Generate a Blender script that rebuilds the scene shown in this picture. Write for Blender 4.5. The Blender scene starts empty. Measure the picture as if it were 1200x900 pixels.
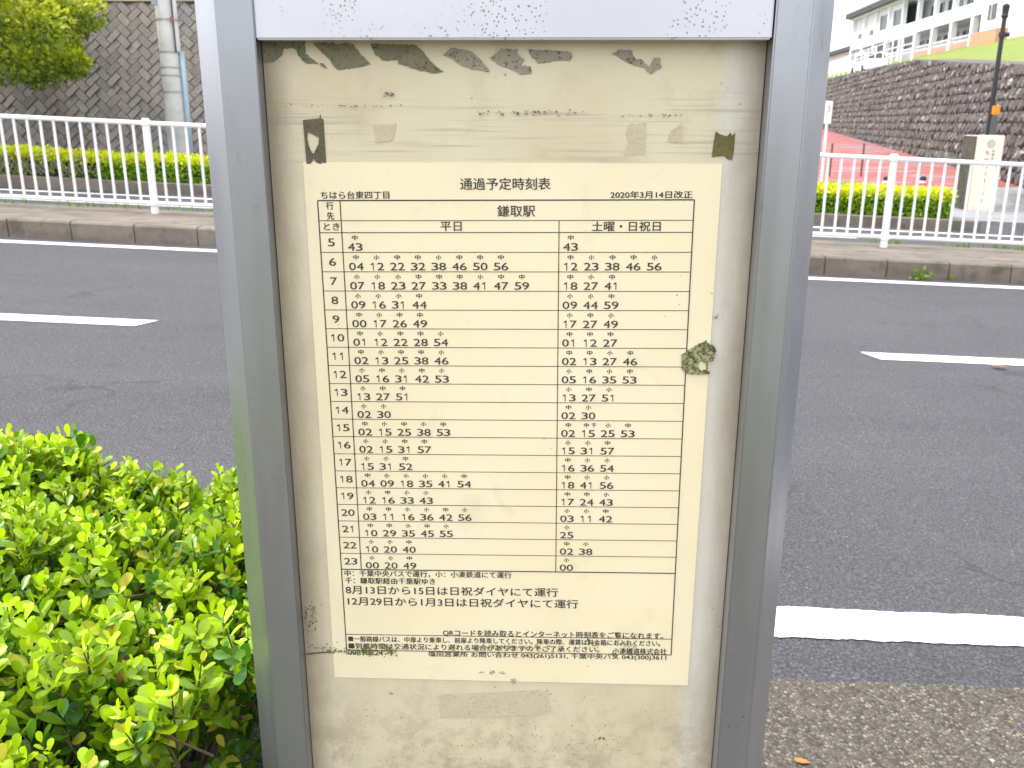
import bpy, bmesh, math, random
import numpy as np
from mathutils import Vector, Matrix
from mathutils.geometry import tessellate_polygon
random.seed(7); RNG = np.random.default_rng(7)
R = math.radians
SC = bpy.context.scene
COL = SC.collection

# ------------------------------------------------------------------ camera
FPX, PITCH, ROLL, CAMH = 1050.0, R(16.28), 0.0025, 1.27      # focal in px of a 1200 px wide picture
SLOPE = 0.0435                                               # the street drops to the right
fw = np.array([0, math.cos(PITCH), -math.sin(PITCH)]); rt = np.array([1.0, 0, 0]); up = np.cross(rt, fw)
rt2 = math.cos(ROLL)*rt + math.sin(ROLL)*up; up2 = math.cos(ROLL)*up - math.sin(ROLL)*rt
CAM = np.array([0, 0, CAMH])
cd = bpy.data.cameras.new('camera'); cam = bpy.data.objects.new('camera', cd); COL.objects.link(cam)
M3 = Matrix((rt2, up2, -fw)).transposed()
cam.matrix_world = Matrix.Translation(CAM) @ M3.to_4x4()
cd.sensor_width = 36; cd.lens = FPX/1200*36; cd.clip_start = 0.02; cd.clip_end = 2000
cd.dof.use_dof = True; cd.dof.focus_distance = 0.70; cd.dof.aperture_fstop = 24.0
SC.camera = cam

# ------------------------------------------------------------------ sky, sun, exposure
SUN_EL, SUN_AZ = R(56), R(266)          # azimuth clockwise from +Y: high on the left
w = bpy.data.worlds.new('World'); SC.world = w; w.use_nodes = True
nt = w.node_tree; N = nt.nodes; L = nt.links; N.clear()
out = N.new('ShaderNodeOutputWorld'); bg = N.new('ShaderNodeBackground'); L.new(bg.outputs[0], out.inputs[0])
sky = N.new('ShaderNodeTexSky'); sky.sky_type = 'NISHITA'; sky.sun_disc = False
sky.sun_elevation = SUN_EL; sky.sun_rotation = SUN_AZ; sky.air_density = 1.2; sky.dust_density = 3.0
tc = N.new('ShaderNodeTexCoord'); ns = N.new('ShaderNodeTexNoise'); ns.inputs['Scale'].default_value = 2.2; ns.inputs['Detail'].default_value = 6
L.new(tc.outputs['Generated'], ns.inputs['Vector'])
cr = N.new('ShaderNodeValToRGB'); L.new(ns.outputs[0], cr.inputs[0])
cr.color_ramp.elements[0].position = .35; cr.color_ramp.elements[0].color = (8.0, 8.3, 8.9, 1)
cr.color_ramp.elements[1].position = .7; cr.color_ramp.elements[1].color = (12.5, 12.6, 12.9, 1)
mx = N.new('ShaderNodeMix'); mx.data_type = 'RGBA'; mx.inputs[0].default_value = .78      # cloud cover
L.new(sky.outputs[0], mx.inputs[6]); L.new(cr.outputs[0], mx.inputs[7]); L.new(mx.outputs[2], bg.inputs[0])
bg.inputs[1].default_value = 0.10
sl = bpy.data.lights.new('sun', 'SUN'); sl.energy = 1.5; sl.angle = R(12); sl.color = (1, .95, .87)
so = bpy.data.objects.new('sun', sl); COL.objects.link(so)
sd = Vector((math.sin(SUN_AZ)*math.cos(SUN_EL), math.cos(SUN_AZ)*math.cos(SUN_EL), math.sin(SUN_EL)))
so.rotation_euler = (-sd).to_track_quat('-Z', 'Y').to_euler(); so.location = (0, 0, 30)
SC.view_settings.view_transform = 'Standard'; SC.view_settings.look = 'None'
SC.view_settings.exposure = 1.32; SC.view_settings.gamma = 1; SC.view_settings.use_curve_mapping = False

# ------------------------------------------------------------------ pixel -> point on a real surface
def ray(x, y): return fw + rt2*(x-600)/FPX - up2*(y-450)/FPX
def zr(x): return -SLOPE*min(max(x, -60), 60)
def on_road(x, y, dz=0.0):
    d = ray(x, y); t = (dz-CAMH)/(d[2]+SLOPE*d[0]); return CAM+t*d
def on_wall(x, y, Y):
    d = ray(x, y); return CAM + d*(Y/d[1])

# ------------------------------------------------------------------ object helpers
def link(name, verts, faces, mats, parent=None, mi=None, smooth=False):
    me = bpy.data.meshes.new(name); me.from_pydata([tuple(v) for v in verts], [], [tuple(f) for f in faces])
    if not isinstance(mats, (list, tuple)): mats = [mats]
    for m in mats: me.materials.append(m)
    if mi is not None: me.polygons.foreach_set('material_index', mi)
    if smooth: me.polygons.foreach_set('use_smooth', [True]*len(me.polygons))
    me.update()
    o = bpy.data.objects.new(name, me); COL.objects.link(o)
    if parent: o.parent = parent
    return o
def empty(name, loc=(0, 0, 0), rz=0, label=None, cat=None, group=None):
    o = bpy.data.objects.new(name, None); COL.objects.link(o); o.location = loc; o.rotation_euler = (0, 0, rz)
    o.empty_display_size = .1
    return tag(o, label, cat, group)
def tag(o, label=None, cat=None, group=None, kind=None):
    if label: o['label'] = label
    if cat: o['category'] = cat
    if group: o['group'] = group
    if kind: o['kind'] = kind
    return o
class MB:
    def __init__(s): s.v = []; s.f = []; s.m = []
    def add(s, v, f, m=0):
        b = len(s.v); s.v += [tuple(map(float, p)) for p in v]; s.f += [tuple(b+i for i in q) for q in f]; s.m += [m]*len(f)
    def box(s, x0, x1, y0, y1, z0, z1, m=0, shear=0.0):
        P = [(x, y, z - shear*x) for z in (z0, z1) for x, y in ((x0, y0), (x1, y0), (x1, y1), (x0, y1))]
        s.add(P, [(3, 2, 1, 0), (4, 5, 6, 7), (0, 1, 5, 4), (1, 2, 6, 5), (2, 3, 7, 6), (3, 0, 4, 7)], m)
    def bbox(s, x0, x1, y0, y1, z0, z1, b=.003, m=0):
        bm = bmesh.new(); bmesh.ops.create_cube(bm, size=1)
        for v in bm.verts: v.co = Vector(((x0+x1)/2+v.co.x*(x1-x0), (y0+y1)/2+v.co.y*(y1-y0), (z0+z1)/2+v.co.z*(z1-z0)))
        bmesh.ops.bevel(bm, geom=bm.edges[:], offset=b, segments=2, affect='EDGES')
        bm.verts.index_update(); s.add([v.co for v in bm.verts], [[v.index for v in f.verts] for f in bm.faces], m); bm.free()
    def tube(s, pts, rad, n=10, m=0, cap=True):
        pts = [Vector(p) for p in pts]; rad = rad if hasattr(rad, '__len__') else [rad]*len(pts); rings = []; V = []; F = []
        for i, p in enumerate(pts):
            d = (pts[min(i+1, len(pts)-1)]-pts[max(i-1, 0)]).normalized()
            a = d.orthogonal().normalized() if abs(d.z) > .9 else d.cross(Vector((0, 0, 1))).normalized()
            if abs(d.z) > .9: a = (Vector((1, 0, 0))-d*d.x).normalized()
            b = d.cross(a); k = len(V)
            V += [p+(a*math.cos(2*math.pi*j/n)+b*math.sin(2*math.pi*j/n))*rad[i] for j in range(n)]
            if i: F += [(k-n+j, k-n+(j+1) % n, k+(j+1) % n, k+j) for j in range(n)]
        if cap: F += [tuple(reversed(range(n))), tuple(range(len(V)-n, len(V)))]
        s.add(V, F, m)
    def build(s, name, mats, parent=None, smooth=False): return link(name, s.v, s.f, mats, parent, s.m, smooth)

# ------------------------------------------------------------------ materials
class Mt:
    """small node builder around one Principled BSDF"""
    def __init__(s, name, col=(.5, .5, .5), rough=.6, metal=0.0, spec=.5):
        s.m = bpy.data.materials.new(name); s.m.use_nodes = True; s.n = s.m.node_tree.nodes; s.l = s.m.node_tree.links
        s.b = s.n['Principled BSDF']; s.b.inputs['Roughness'].default_value = rough; s.b.inputs['Metallic'].default_value = metal
        s.b.inputs['Specular IOR Level'].default_value = spec; s.col = None; s.base(col)
        s.tc = s.n.new('ShaderNodeTexCoord').outputs['Object']
    def base(s, c):
        if isinstance(c, tuple): s.b.inputs['Base Color'].default_value = (*c[:3], 1)
        else: s.l.new(c, s.b.inputs['Base Color'])
        s.col = c
    def map(s, scale=(1, 1, 1), rot=(0, 0, 0), loc=(0, 0, 0)):
        q = s.n.new('ShaderNodeMapping'); s.l.new(s.tc, q.inputs[0]); q.inputs['Scale'].default_value = scale
        q.inputs['Rotation'].default_value = rot; q.inputs['Location'].default_value = loc; return q.outputs[0]
    def noise(s, scale, detail=4, vec=None, rough=.6, dist=0):
        q = s.n.new('ShaderNodeTexNoise'); s.l.new(vec or s.tc, q.inputs['Vector']); q.inputs['Scale'].default_value = scale
        q.inputs['Detail'].default_value = detail; q.inputs['Roughness'].default_value = rough; q.inputs['Distortion'].default_value = dist
        return q.outputs[0]
    def voro(s, scale, vec=None, feat='F1', out='Distance', rnd=1):
        q = s.n.new('ShaderNodeTexVoronoi'); s.l.new(vec or s.tc, q.inputs['Vector']); q.inputs['Scale'].default_value = scale
        q.feature = feat; q.inputs['Randomness'].default_value = rnd
        return q.outputs[out]
    def ramp(s, fac, *stops):
        q = s.n.new('ShaderNodeValToRGB'); s.l.new(fac, q.inputs[0]); e = q.color_ramp.elements
        while len(e) < len(stops): e.new(.5)
        for i, (p, c) in enumerate(stops):
            e[i].position = p; e[i].color = (*c, 1) if isinstance(c, tuple) else (c, c, c, 1)
        return q.outputs[0]
    def mix(s, fac, a, b, mode='MIX'):
        q = s.n.new('ShaderNodeMix'); q.data_type = 'RGBA'; q.blend_type = mode
        for i, v in ((0, fac), (6, a), (7, b)):
            if isinstance(v, tuple): q.inputs[i].default_value = (*v[:3], 1)
            elif isinstance(v, (int, float)): q.inputs[i].default_value = v
            else: s.l.new(v, q.inputs[i])
        return q.outputs[2]
    def math(s, op, a, b=0.0):
        q = s.n.new('ShaderNodeMath'); q.operation = op
        for i, v in enumerate((a, b)):
            if isinstance(v, (int, float)): q.inputs[i].default_value = v
            else: s.l.new(v, q.inputs[i])
        return q.outputs[0]
    def sep(s, vec=None):
        q = s.n.new('ShaderNodeSeparateXYZ'); s.l.new(vec or s.tc, q.inputs[0]); return q.outputs
    def bump(s, h, dist=.002, strength=1.0):
        q = s.n.new('ShaderNodeBump'); s.l.new(h, q.inputs['Height']); q.inputs['Distance'].default_value = dist
        q.inputs['Strength'].default_value = strength; s.l.new(q.outputs[0], s.b.inputs['Normal'])
    def rough(s, v): s.l.new(v, s.b.inputs['Roughness'])
    def island(s): return s.n.new('ShaderNodeNewGeometry').outputs['Random Per Island']
    def attr(s, name):
        q = s.n.new('ShaderNodeAttribute'); q.attribute_name = name; return q.outputs['Fac']

def simple(name, col, rough=.6, metal=0.0, var=.12, scale=6, bump=0.0):
    m = Mt(name, col, rough, metal); n = m.noise(scale, 5)
    m.base(m.ramp(n, (.3, tuple(c*(1-var) for c in col)), (.7, tuple(min(1, c*(1+var)) for c in col))))
    if bump: m.bump(m.noise(scale*8, 4), bump)
    return m.m

def asphalt():
    m = Mt('asphalt', rough=.75)
    big = m.noise(.9, 5); st = m.noise(1.0, 4, m.map((.25, 2.2, 1)))
    g = m.ramp(m.noise(120, 4, rough=.85), (.40, (.008, .008, .010)), (.50, (.050, .050, .056)), (.62, (.165, .164, .176)))
    c = m.mix(.38, g, m.ramp(m.math('ADD', m.math('MULTIPLY', big, .5), m.math('MULTIPLY', st, .5)), (.35, (.038, .0375, .042)), (.65, (.088, .085, .092))))
    sp = m.ramp(m.voro(62, out='Distance'), (.13, 1.0), (.20, 0.0)); spm = m.math('MULTIPLY', sp, m.ramp(m.noise(26, 2), (.56, 0.0), (.66, 1.0)))
    c = m.mix(spm, c, (.30, .30, .31))
    dk = m.math('MULTIPLY', m.ramp(m.voro(110), (.12, 1.0), (.25, 0.0)), m.ramp(m.noise(40, 2), (.5, 0.0), (.6, .8)))
    c = m.mix(dk, c, (.018, .018, .02))
    wob = m.n.new('ShaderNodeVectorMath'); wob.operation = 'ADD'; nz = m.n.new('ShaderNodeTexNoise'); nz.inputs['Scale'].default_value = 3.5; nz.inputs['Detail'].default_value = 8
    m.l.new(m.tc, nz.inputs['Vector']); sc_ = m.n.new('ShaderNodeVectorMath'); sc_.operation = 'SCALE'; sc_.inputs['Scale'].default_value = .55
    m.l.new(nz.outputs[1], sc_.inputs[0]); m.l.new(m.tc, wob.inputs[0]); m.l.new(sc_.outputs[0], wob.inputs[1])
    ck = m.math('MULTIPLY', m.ramp(m.voro(.55, wob.outputs[0], feat='DISTANCE_TO_EDGE'), (.004, 1.0), (.012, 0.0)), m.ramp(m.noise(.8, 3, m.map(loc=(4, 1, 0))), (.5, 0.0), (.6, .45)))
    c = m.mix(ck, c, (.016, .016, .017)); m.base(c)
    m.bump(m.math('ADD', m.noise(190, 3), m.math('MULTIPLY', m.voro(120), .8)), .004, .9); return m.m
def aggregate():
    m = Mt('exposed_aggregate_concrete', rough=.85)
    c1 = m.voro(125, out='Color'); hs = m.sep(c1)[0]
    c = m.ramp(hs, (0, (.032, .027, .022)), (.25, (.082, .069, .055)), (.5, (.135, .112, .086)), (.72, (.105, .096, .087)), (.9, (.22, .195, .165)), (.97, (.25, .22, .18)), (1, (.28, .19, .09)))
    edge = m.ramp(m.voro(125, feat='DISTANCE_TO_EDGE'), (.02, 1.0), (.16, 0.0))
    c = m.mix(edge, c, (.045, .037, .028))
    c = m.mix(m.ramp(m.noise(4, 5), (.3, 0.0), (.75, .35)), c, m.mix(.5, c, (.15, .125, .097)))
    st = m.math('MULTIPLY', m.ramp(m.voro(38), (.12, 1.0), (.2, 0.0)), m.ramp(m.noise(21, 2), (.52, 0.0), (.6, 1.0)))
    c = m.mix(st, c, m.ramp(m.sep(m.voro(38, out='Color'))[1], (0, (.07, .07, .075)), (.5, (.25, .235, .22)), (1, (.42, .42, .44))))
    m.base(c); m.bump(m.math('SUBTRACT', m.math('MULTIPLY', m.noise(60, 4), .6), m.voro(125)), .004, .9); return m.m
def paint():
    m = Mt('road_paint', rough=.6)
    c = m.ramp(m.noise(9, 6), (.25, (.68, .68, .67)), (.5, (.82, .82, .81)))
    chip = m.math('MULTIPLY', m.ramp(m.voro(26), (.06, 1.0), (.11, 0.0)), m.ramp(m.noise(7, 3), (.6, 0.0), (.68, 1.0)))
    m.base(m.mix(chip, c, (.2, .2, .2))); m.bump(m.noise(200, 3), .0015); return m.m
def concrete(name, col, moss=0.0, sc=3.0):
    m = Mt(name, rough=.88)
    a = m.noise(sc, 7); b = m.noise(sc*14, 4)
    c = m.ramp(a, (.25, tuple(v*.62 for v in col)), (.5, col), (.75, tuple(v*1.3 for v in col)))
    c = m.mix(m.ramp(b, (.4, 0.0), (.75, .35)), c, tuple(v*.6 for v in col))
    c = m.mix(m.ramp(m.noise(sc*.7, 6, m.map((.4, 3, 1), loc=(3, 1, 0))), (.52, 0.0), (.68, .55)), c, tuple(min(.8, v*1.75) for v in col))
    if moss: c = m.mix(m.ramp(m.noise(sc*1.7, 6, m.map(loc=(5, 2, 1))), (.55, 0.0), (.7, moss)), c, (.05, .06, .03))
    m.base(c); m.bump(m.noise(sc*40, 4), .003); return m.m
def metal_paint():
    m = Mt('grey_anodised_aluminium', (.46, .465, .49), rough=.34, metal=.85)
    n = m.noise(5, 5); fl = m.math('MULTIPLY', m.ramp(m.voro(130), (.07, 1.0), (.11, 0.0)), m.ramp(m.noise(13, 3), (.60, 0.0), (.65, .9)))
    c = m.ramp(n, (.3, (.36, .37, .405)), (.7, (.42, .43, .465))); c = m.mix(fl, c, (.10, .09, .075)); c = m.mix(m.ramp(m.noise(26, 8, m.map((1, 1, .5), loc=(3, 0, 1)), rough=.8), (.60, 0.0), (.70, .55)), c, (.22, .19, .14))
    m.base(c); m.rough(m.ramp(m.noise(14, 5, m.map((3, 3, .25))), (.3, .27), (.7, .42))); return m.m

ASPH = asphalt(); AGG = aggregate(); PAINT = paint()
MEDC = concrete('weathered_concrete', (.17, .143, .115), .7)
SIDEC = concrete('grey_pavement', (.26, .26, .27))
WHITE = simple('white_enamel', (.82, .82, .83), .35, var=.04)
ALU = metal_paint()

# ================================================================== GROUND AND ROADS
def sheet(name, x0, x1, y0, y1, dz, mat, nx=1):
    xs = np.linspace(x0, x1, nx+1); V = []; F = []
    for x in xs: V += [(x, y0, zr(x)+dz), (x, y1, zr(x)+dz)]
    for i in range(nx): F.append((2*i, 2*i+2, 2*i+3, 2*i+1))
    return tag(link(name, V, F, mat), kind='structure')
def slab(name, x0, x1, y0, y1, z0, z1, mat):
    b = MB(); b.box(x0, x1, y0, y1, z0, z1, shear=SLOPE); return tag(b.build(name, mat), kind='structure')

def grass_mat(name, a, b):
    m = Mt(name, rough=.8); n = m.noise(.8, 9, rough=.75); k = m.noise(9, 7, rough=.8)
    m.base(m.mix(.5, m.ramp(n, (.3, a), (.7, b)), m.ramp(k, (.3, tuple(v*.5 for v in a)), (.7, tuple(v*1.2 for v in b))))); m.bump(k, .03); return m.m
GRASS = grass_mat('mown_grass', (.085, .17, .015), (.27, .30, .04))
EARTH = grass_mat('rough_ground', (.09, .085, .065), (.15, .135, .10))

xs = [-600, -60, 60, 600]; ys = [-600, 0, 60, 900]; V = []; F = []
for y in ys:
    for x in xs: V.append((x, y, zr(x)-.35))
for j in range(3):
    for i in range(3): F.append((4*j+i, 4*j+i+1, 4*j+i+5, 4*j+i+4))
tag(link('terrain', V, F, EARTH), kind='structure')

KERB_Y = 1.722
sheet('road', -60, 60, KERB_Y-.1, 8.7, 0, ASPH)
V = []; F = []; j = 0.0
for i, x in enumerate(np.concatenate([[-60], np.arange(-4, 6, .012), [60]])):
    j = j*.7+random.gauss(0, .0016); V += [(x, -2.2, zr(x)+.12), (x, KERB_Y-.008+j, zr(x)+.12), (x, KERB_Y+j, zr(x)+.112), (x, KERB_Y, zr(x)-.3)]
    if i: k = 4*i; F += [(k-4, k, k+1, k-3), (k-3, k+1, k+2, k-2), (k-2, k+2, k+3, k-1)]
tag(link('sidewalk', V, F, AGG), kind='structure')
sheet('roadside_grass', -60, 60, -14, -2.2, .10, GRASS)
xl_ = np.concatenate([[-60], np.arange(-4, 6, .012), [60]]); V = []; F = []; ja = jb = 0.0   # worn, slightly ragged paint edges
for i, x in enumerate(xl_):
    ja = ja*.6+random.gauss(0, .0017); jb = jb*.6+random.gauss(0, .0017)
    V += [(x, 2.078+ja, zr(x)+.004), (x, 2.232+jb, zr(x)+.004)]
    if i: F.append((2*i-2, 2*i, 2*i+1, 2*i-1))
tag(link('edge_line', V, F, PAINT), kind='structure')
sheet('edge_line', -60, 60, 8.22, 8.37, .004, PAINT)
for k in range(-5, 6):                                       # centre dashes, slanted ends as in the photo
    x0 = 2.155 + k*10.0; x1 = x0+5.625
    V = [(x0, 5.385, 0), (x0+.06, 5.215, 0), (x1-.03, 5.215, 0), (x1+.05, 5.385, 0)]
    tag(link('centre_line', [(x, y, zr(x)+.004) for x, y, _ in V], [(0, 1, 2, 3)], PAINT), kind='structure')
V = []; F = []
for i, x in enumerate((-60, -20, 0, 20, 60)):
    V += [(x, -4.5, zr(x)+.09), (x, -8.5, zr(x)+1.9), (x, -16, zr(x)+2.2)]
    if i: k = 3*i; F += [(k-3, k, k+1, k-2), (k-2, k+1, k+2, k-1)]
tag(link('added_reflection_bank', V, F, EARTH), kind='structure')  # unseen bank, added behind the viewer to darken the reflections in the posts
# median: kerb blocks with open joints, a slab behind them
b = MB(); k = -30.0; bl = .6
b.box(-30, 30, 8.60, 9.98, -.3, .150, shear=SLOPE)
while k < 30:
    j = random.uniform(-.003, .003)
    b.box(k+.008, k+bl-.004, 8.585+j, 8.70, -.3, .156+j, shear=SLOPE)
    b.add([(k+.008, 8.585+j, .156+j-SLOPE*(k+.008)), (k+bl-.004, 8.585+j, .156+j-SLOPE*(k+bl)), (k+bl-.004, 8.605+j, .174+j-SLOPE*(k+bl)), (k+.008, 8.605+j, .174+j-SLOPE*(k+.008))], [(0, 1, 2, 3)])
    b.box(k+.008, k+bl-.004, 8.605+j, 8.735+j, .15, .1735+j, shear=SLOPE)
    k += bl
b.box(-30, 30, 8.742, 9.98, .150, .172, shear=SLOPE)
tag(b.build('median_kerb', MEDC), kind='structure')
sheet('far_road', -60, 60, 9.9, 13.75, 0, ASPH)
for k in range(-3, 4):
    sheet('lane_line', k*7.6+4.58-5.0, k*7.6+4.58-.0, 11.95, 12.10, .004, PAINT) if k in (0,) else sheet('lane_line', k*7.6-.42, k*7.6+4.58, 11.95, 12.10, .004, PAINT)
sheet('edge_line', -60, 60, 13.12, 13.27, .004, PAINT)
slab('far_kerb', -60, 7.1, 13.70, 13.95, -.3, .15, MEDC)
slab('far_sidewalk', -60, 60, 13.95, 17.0, -.3, .146, SIDEC)

# ================================================================== BUS STOP BOARD
BY, BYAW = 0.655, R(2.0)
bdir = np.array([math.cos(BYAW), -math.sin(BYAW), 0]); bnor = np.array([-math.sin(BYAW), -math.cos(BYAW), 0])   # towards viewer
BZ = 0.12
def pan(px, py, front=0.0):
    """photo pixel -> (u, z) on the board plane, 'front' metres nearer than the backing panel"""
    P0 = np.array([0, BY, 0]) + bnor*front
    d = ray(px, py); t = ((P0-CAM) @ bnor)/(d @ bnor); P = CAM+t*d
    return float((P-P0) @ bdir), float(P[2]-BZ)
bus = empty('bus_stop_sign', (0, BY, BZ), -BYAW, 'grey framed bus stop board with a stained cream panel and glued paper timetable', 'bus stop')
# local axes: x = along the board, -y = towards the viewer, z up
UL = (pan(308, 45)[0]+pan(365, 900)[0])/2; UR = (pan(901, 45)[0]+pan(833, 900)[0])/2
FR = .017
def post_profile(o, c, i, e, sgn):
    # outer back, outer front, chamfer end, front end, inner edge
    k = .020 if sgn > 0 else .006
    return [(o-sgn*.004, .034), (o-sgn*.004, k+.008), (o, k), (c, -FR), (i, -FR), (e, -FR+.003), (e, .034)]
def extrude(name, prof, z0, z1, mat, parent, bev=.0012):
    bm = bmesh.new(); v0 = [bm.verts.new((x, y, z0)) for x, y in prof]; v1 = [bm.verts.new((x, y, z1)) for x, y in prof]
    n = len(prof)
    for k in range(n): bm.faces.new((v0[k], v0[(k+1) % n], v1[(k+1) % n], v1[k]))
    bm.faces.new(v0[::-1]); bm.faces.new(v1)
    bmesh.ops.recalc_face_normals(bm, faces=bm.faces[:])
    if bev: bmesh.ops.bevel(bm, geom=[e for e in bm.edges if abs(e.verts[0].co.z-e.verts[1].co.z) > .01], offset=bev, segments=2, affect='EDGES')
    me = bpy.data.meshes.new(name); bm.to_mesh(me); bm.free(); me.materials.append(mat)
    o = bpy.data.objects.new(name, me); COL.objects.link(o); o.parent = parent; return o
oL = (pan(266.5, 450, -.006)[0]+pan(228, 0, -.006)[0])/2; cL = (pan(288.3, 450, FR)[0]+pan(252.5, 0, FR)[0])/2; iL = pan(329.5, 450, FR)[0]
oR = (pan(935, 450, -.020)[0]+pan(980, 0, -.020)[0])/2; cR = pan(916.8, 433, FR)[0]; iR = pan(876.5, 433, FR)[0]
print('post', oL, cL, iL, UL, '|', UR, iR, cR, oR)
extrude('post', post_profile(oL, cL, iL, UL, -1), -.05, 1.78, ALU, bus)
extrude('post', post_profile(oR, cR, iR, UR, 1), -.05, 1.78, ALU, bus)

def panel_mat():
    m = Mt('stained_cream_acrylic', rough=.42)
    c = m.ramp(m.noise(7, 6), (.3, (.58, .50, .34)), (.55, (.64, .57, .405)), (.75, (.68, .62, .47)))
    X, Y, Z = m.sep()
    # milky strip down the right side and bluish bloom at the sides
    rs = m.math('MULTIPLY', m.ramp(m.math('ADD', X, m.math('MULTIPLY', m.noise(20, 3), .02)), (.150, 0.0), (.158, .75)), 1.0)
    c = m.mix(rs, c, (.60, .58, .535))
    # brown mottling low on the panel
    lowm = m.ramp(Z, (.60, 1.0), (.72, 0.0)); mot = m.ramp(m.noise(30, 9, rough=.75, dist=.15), (.46, 0.0), (.59, .75))
    c = m.mix(m.math('MULTIPLY', lowm, mot), c, (.36, .29, .20))
    # thin horizontal scrape lines near the old poster edge
    ln = m.ramp(m.noise(60, 4, m.map((.16, 1, 7))), (.52, 0.0), (.66, .55)); Zs = m.math('SUBTRACT', Z, .6); lz = m.math('MULTIPLY', m.ramp(Zs, (.515, 0.0), (.525, 1.0)), m.ramp(Zs, (.560, 1.0), (.575, 0.0)))
    c = m.mix(m.math('MULTIPLY', ln, lz), c, (.36, .32, .25))
    # general smudges and specks
    c = m.mix(m.ramp(m.noise(17, 8, m.map((1, 1, .7), loc=(2, 1, 4)), dist=.2, rough=.7), (.52, 0.0), (.76, .5)), c, (.36, .31, .225))
    sp = m.math('MULTIPLY', m.ramp(m.voro(170), (.12, 1.0), (.20, 0.0)), m.ramp(m.noise(20, 3, m.map(loc=(1, 7, 2))), (.58, 0.0), (.66, .6)))
    c = m.mix(sp, c, (.13, .11, .08))
    ax = m.math('ABSOLUTE', X); grime_shade = m.ramp(m.math('ADD', ax, m.math('MULTIPLY', m.noise(22, 7, m.map((1, 1, .35)), rough=.75), .030)), (.166, 0.0), (.190, .9))  # brown edge grime that also paints in the shade beside the posts
    c = m.mix(grime_shade, c, (.27, .22, .15))
    m.base(c); m.rough(m.ramp(m.noise(12, 4), (.3, .32), (.7, .5))); return m.m
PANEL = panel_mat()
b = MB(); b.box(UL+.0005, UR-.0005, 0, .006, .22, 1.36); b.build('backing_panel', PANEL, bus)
zh = pan(600, 46, FR)[1]
def header_mat():
    m = Mt('brushed_silver_header', (.80, .80, .84), rough=.38, metal=.35)
    c = m.ramp(m.noise(6, 4), (.3, (.56, .56, .61)), (.7, (.63, .63, .68)))
    sp = m.math('MULTIPLY', m.ramp(m.voro(380), (.20, 1.0), (.30, 0.0)), m.ramp(m.noise(14, 4, m.map((1, 1, .6), loc=(1, 4, 2.3))), (.56, 0.0), (.62, .8)))
    m.base(m.mix(sp, c, (.16, .14, .13))); m.rough(m.ramp(m.noise(30, 4, m.map((.3, 1, 3))), (.3, .32), (.7, .46))); return m.m
b = MB(); b.bbox(UL+.001, UR-.001, -FR+.001, .020, zh, 1.66, .0012); b.build('header_panel', header_mat(), bus)
b = MB(); b.bbox(UL+.001, UR-.001, -FR+.003, .020, .16, .219, .0012); b.build('bottom_rail', ALU, bus)
b = MB(); b.bbox(oL-.004, oR+.004, -FR-.004, .034, 1.78, 1.80, .002); b.build('top_cap', ALU, bus)
b = MB(); b.box(UL+.0005, UR-.0005, .0075, .018, .22, 1.36); b.build('back_sheet', ALU, bus)

# ---- timetable sheet
def pmap(px, py, y=-.0008): u, z = pan(px, py, -y); return (u, y, z)
PTS = [(352, 190), (846, 192), (806, 803), (395, 793)]
pc = [pan(*p) for p in PTS]
pl = (pc[0][0]+pc[3][0])/2; pr = (pc[1][0]+pc[2][0])/2; pt = (pc[0][1]+pc[1][1])/2; pb = (pc[2][1]+pc[3][1])/2
print('paper', pr-pl, pt-pb, 'panel', UL, UR, 'header', zh)
def paper_mat():
    m = Mt('yellowed_paper', rough=.5)
    c = m.ramp(m.noise(9, 5), (.3, (.80, .69, .46)), (.7, (.83, .74, .53)))
    c = m.mix(m.ramp(m.noise(24, 6, m.map(loc=(3, 2, 1)), dist=.6), (.60, 0.0), (.8, .45)), c, (.62, .52, .36))
    sp = m.math('MULTIPLY', m.ramp(m.voro(150), (.07, 1.0), (.12, 0.0)), m.ramp(m.noise(19, 2, m.map(loc=(1, 3, 9))), (.64, 0.0), (.68, .8)))
    m.base(m.mix(sp, c, (.16, .12, .08))); return m.m
INK = simple('faded_black_ink', (.040, .034, .028), .6, var=.2, scale=30)
pm = MB(); pm.box(pl, pr, -.0006, -.0001, pb, pt, 0)
# writing: every string is turned into faces lying on the sheet, then joined into the sheet's mesh
_fc = bpy.data.curves.new('f', 'FONT'); _fo = bpy.data.objects.new('f', _fc); COL.objects.link(_fo); _cache = {}
_fc.resolution_u = 4
def glyphs(body):
    if body not in _cache:
        _fc.body = body; dg = bpy.context.evaluated_depsgraph_get(); dg.update()
        me = bpy.data.meshes.new_from_object(_fo.evaluated_get(dg))
        v = np.array([p.co[:2] for p in me.vertices]); f = [tuple(p.vertices) for p in me.polygons]
        lo, hi = v.min(0), v.max(0); _cache[body] = ((v-lo)/(hi-lo), f); bpy.data.meshes.remove(me)
    return _cache[body]
TY = -.0009
e0 = np.array(pan(373, 235)); e1 = np.array(pan(815, 234)); e2 = np.array(pan(406, 761)); e3 = np.array(pan(785, 767))
TW = float((np.linalg.norm(e1-e0)+np.linalg.norm(e3-e2))/2); TH = float((np.linalg.norm(e2-e0)+np.linalg.norm(e3-e1))/2)
rot = math.atan2((e1-e0)[1], (e1-e0)[0]); rot = (rot+math.atan2((e3-e2)[1], (e3-e2)[0]))/2
tx = np.array([math.cos(rot), math.sin(rot)]); ty = np.array([math.sin(rot), -math.cos(rot)])   # a right, b down
T0 = (e0+e1+e2+e3)/4 - tx*TW/2 - ty*TH/2
print('table', TW, TH, math.degrees(rot))
def ab(px, py): q = np.array(pan(px, py))-T0; return float(q @ tx), float(q @ ty)
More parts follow.
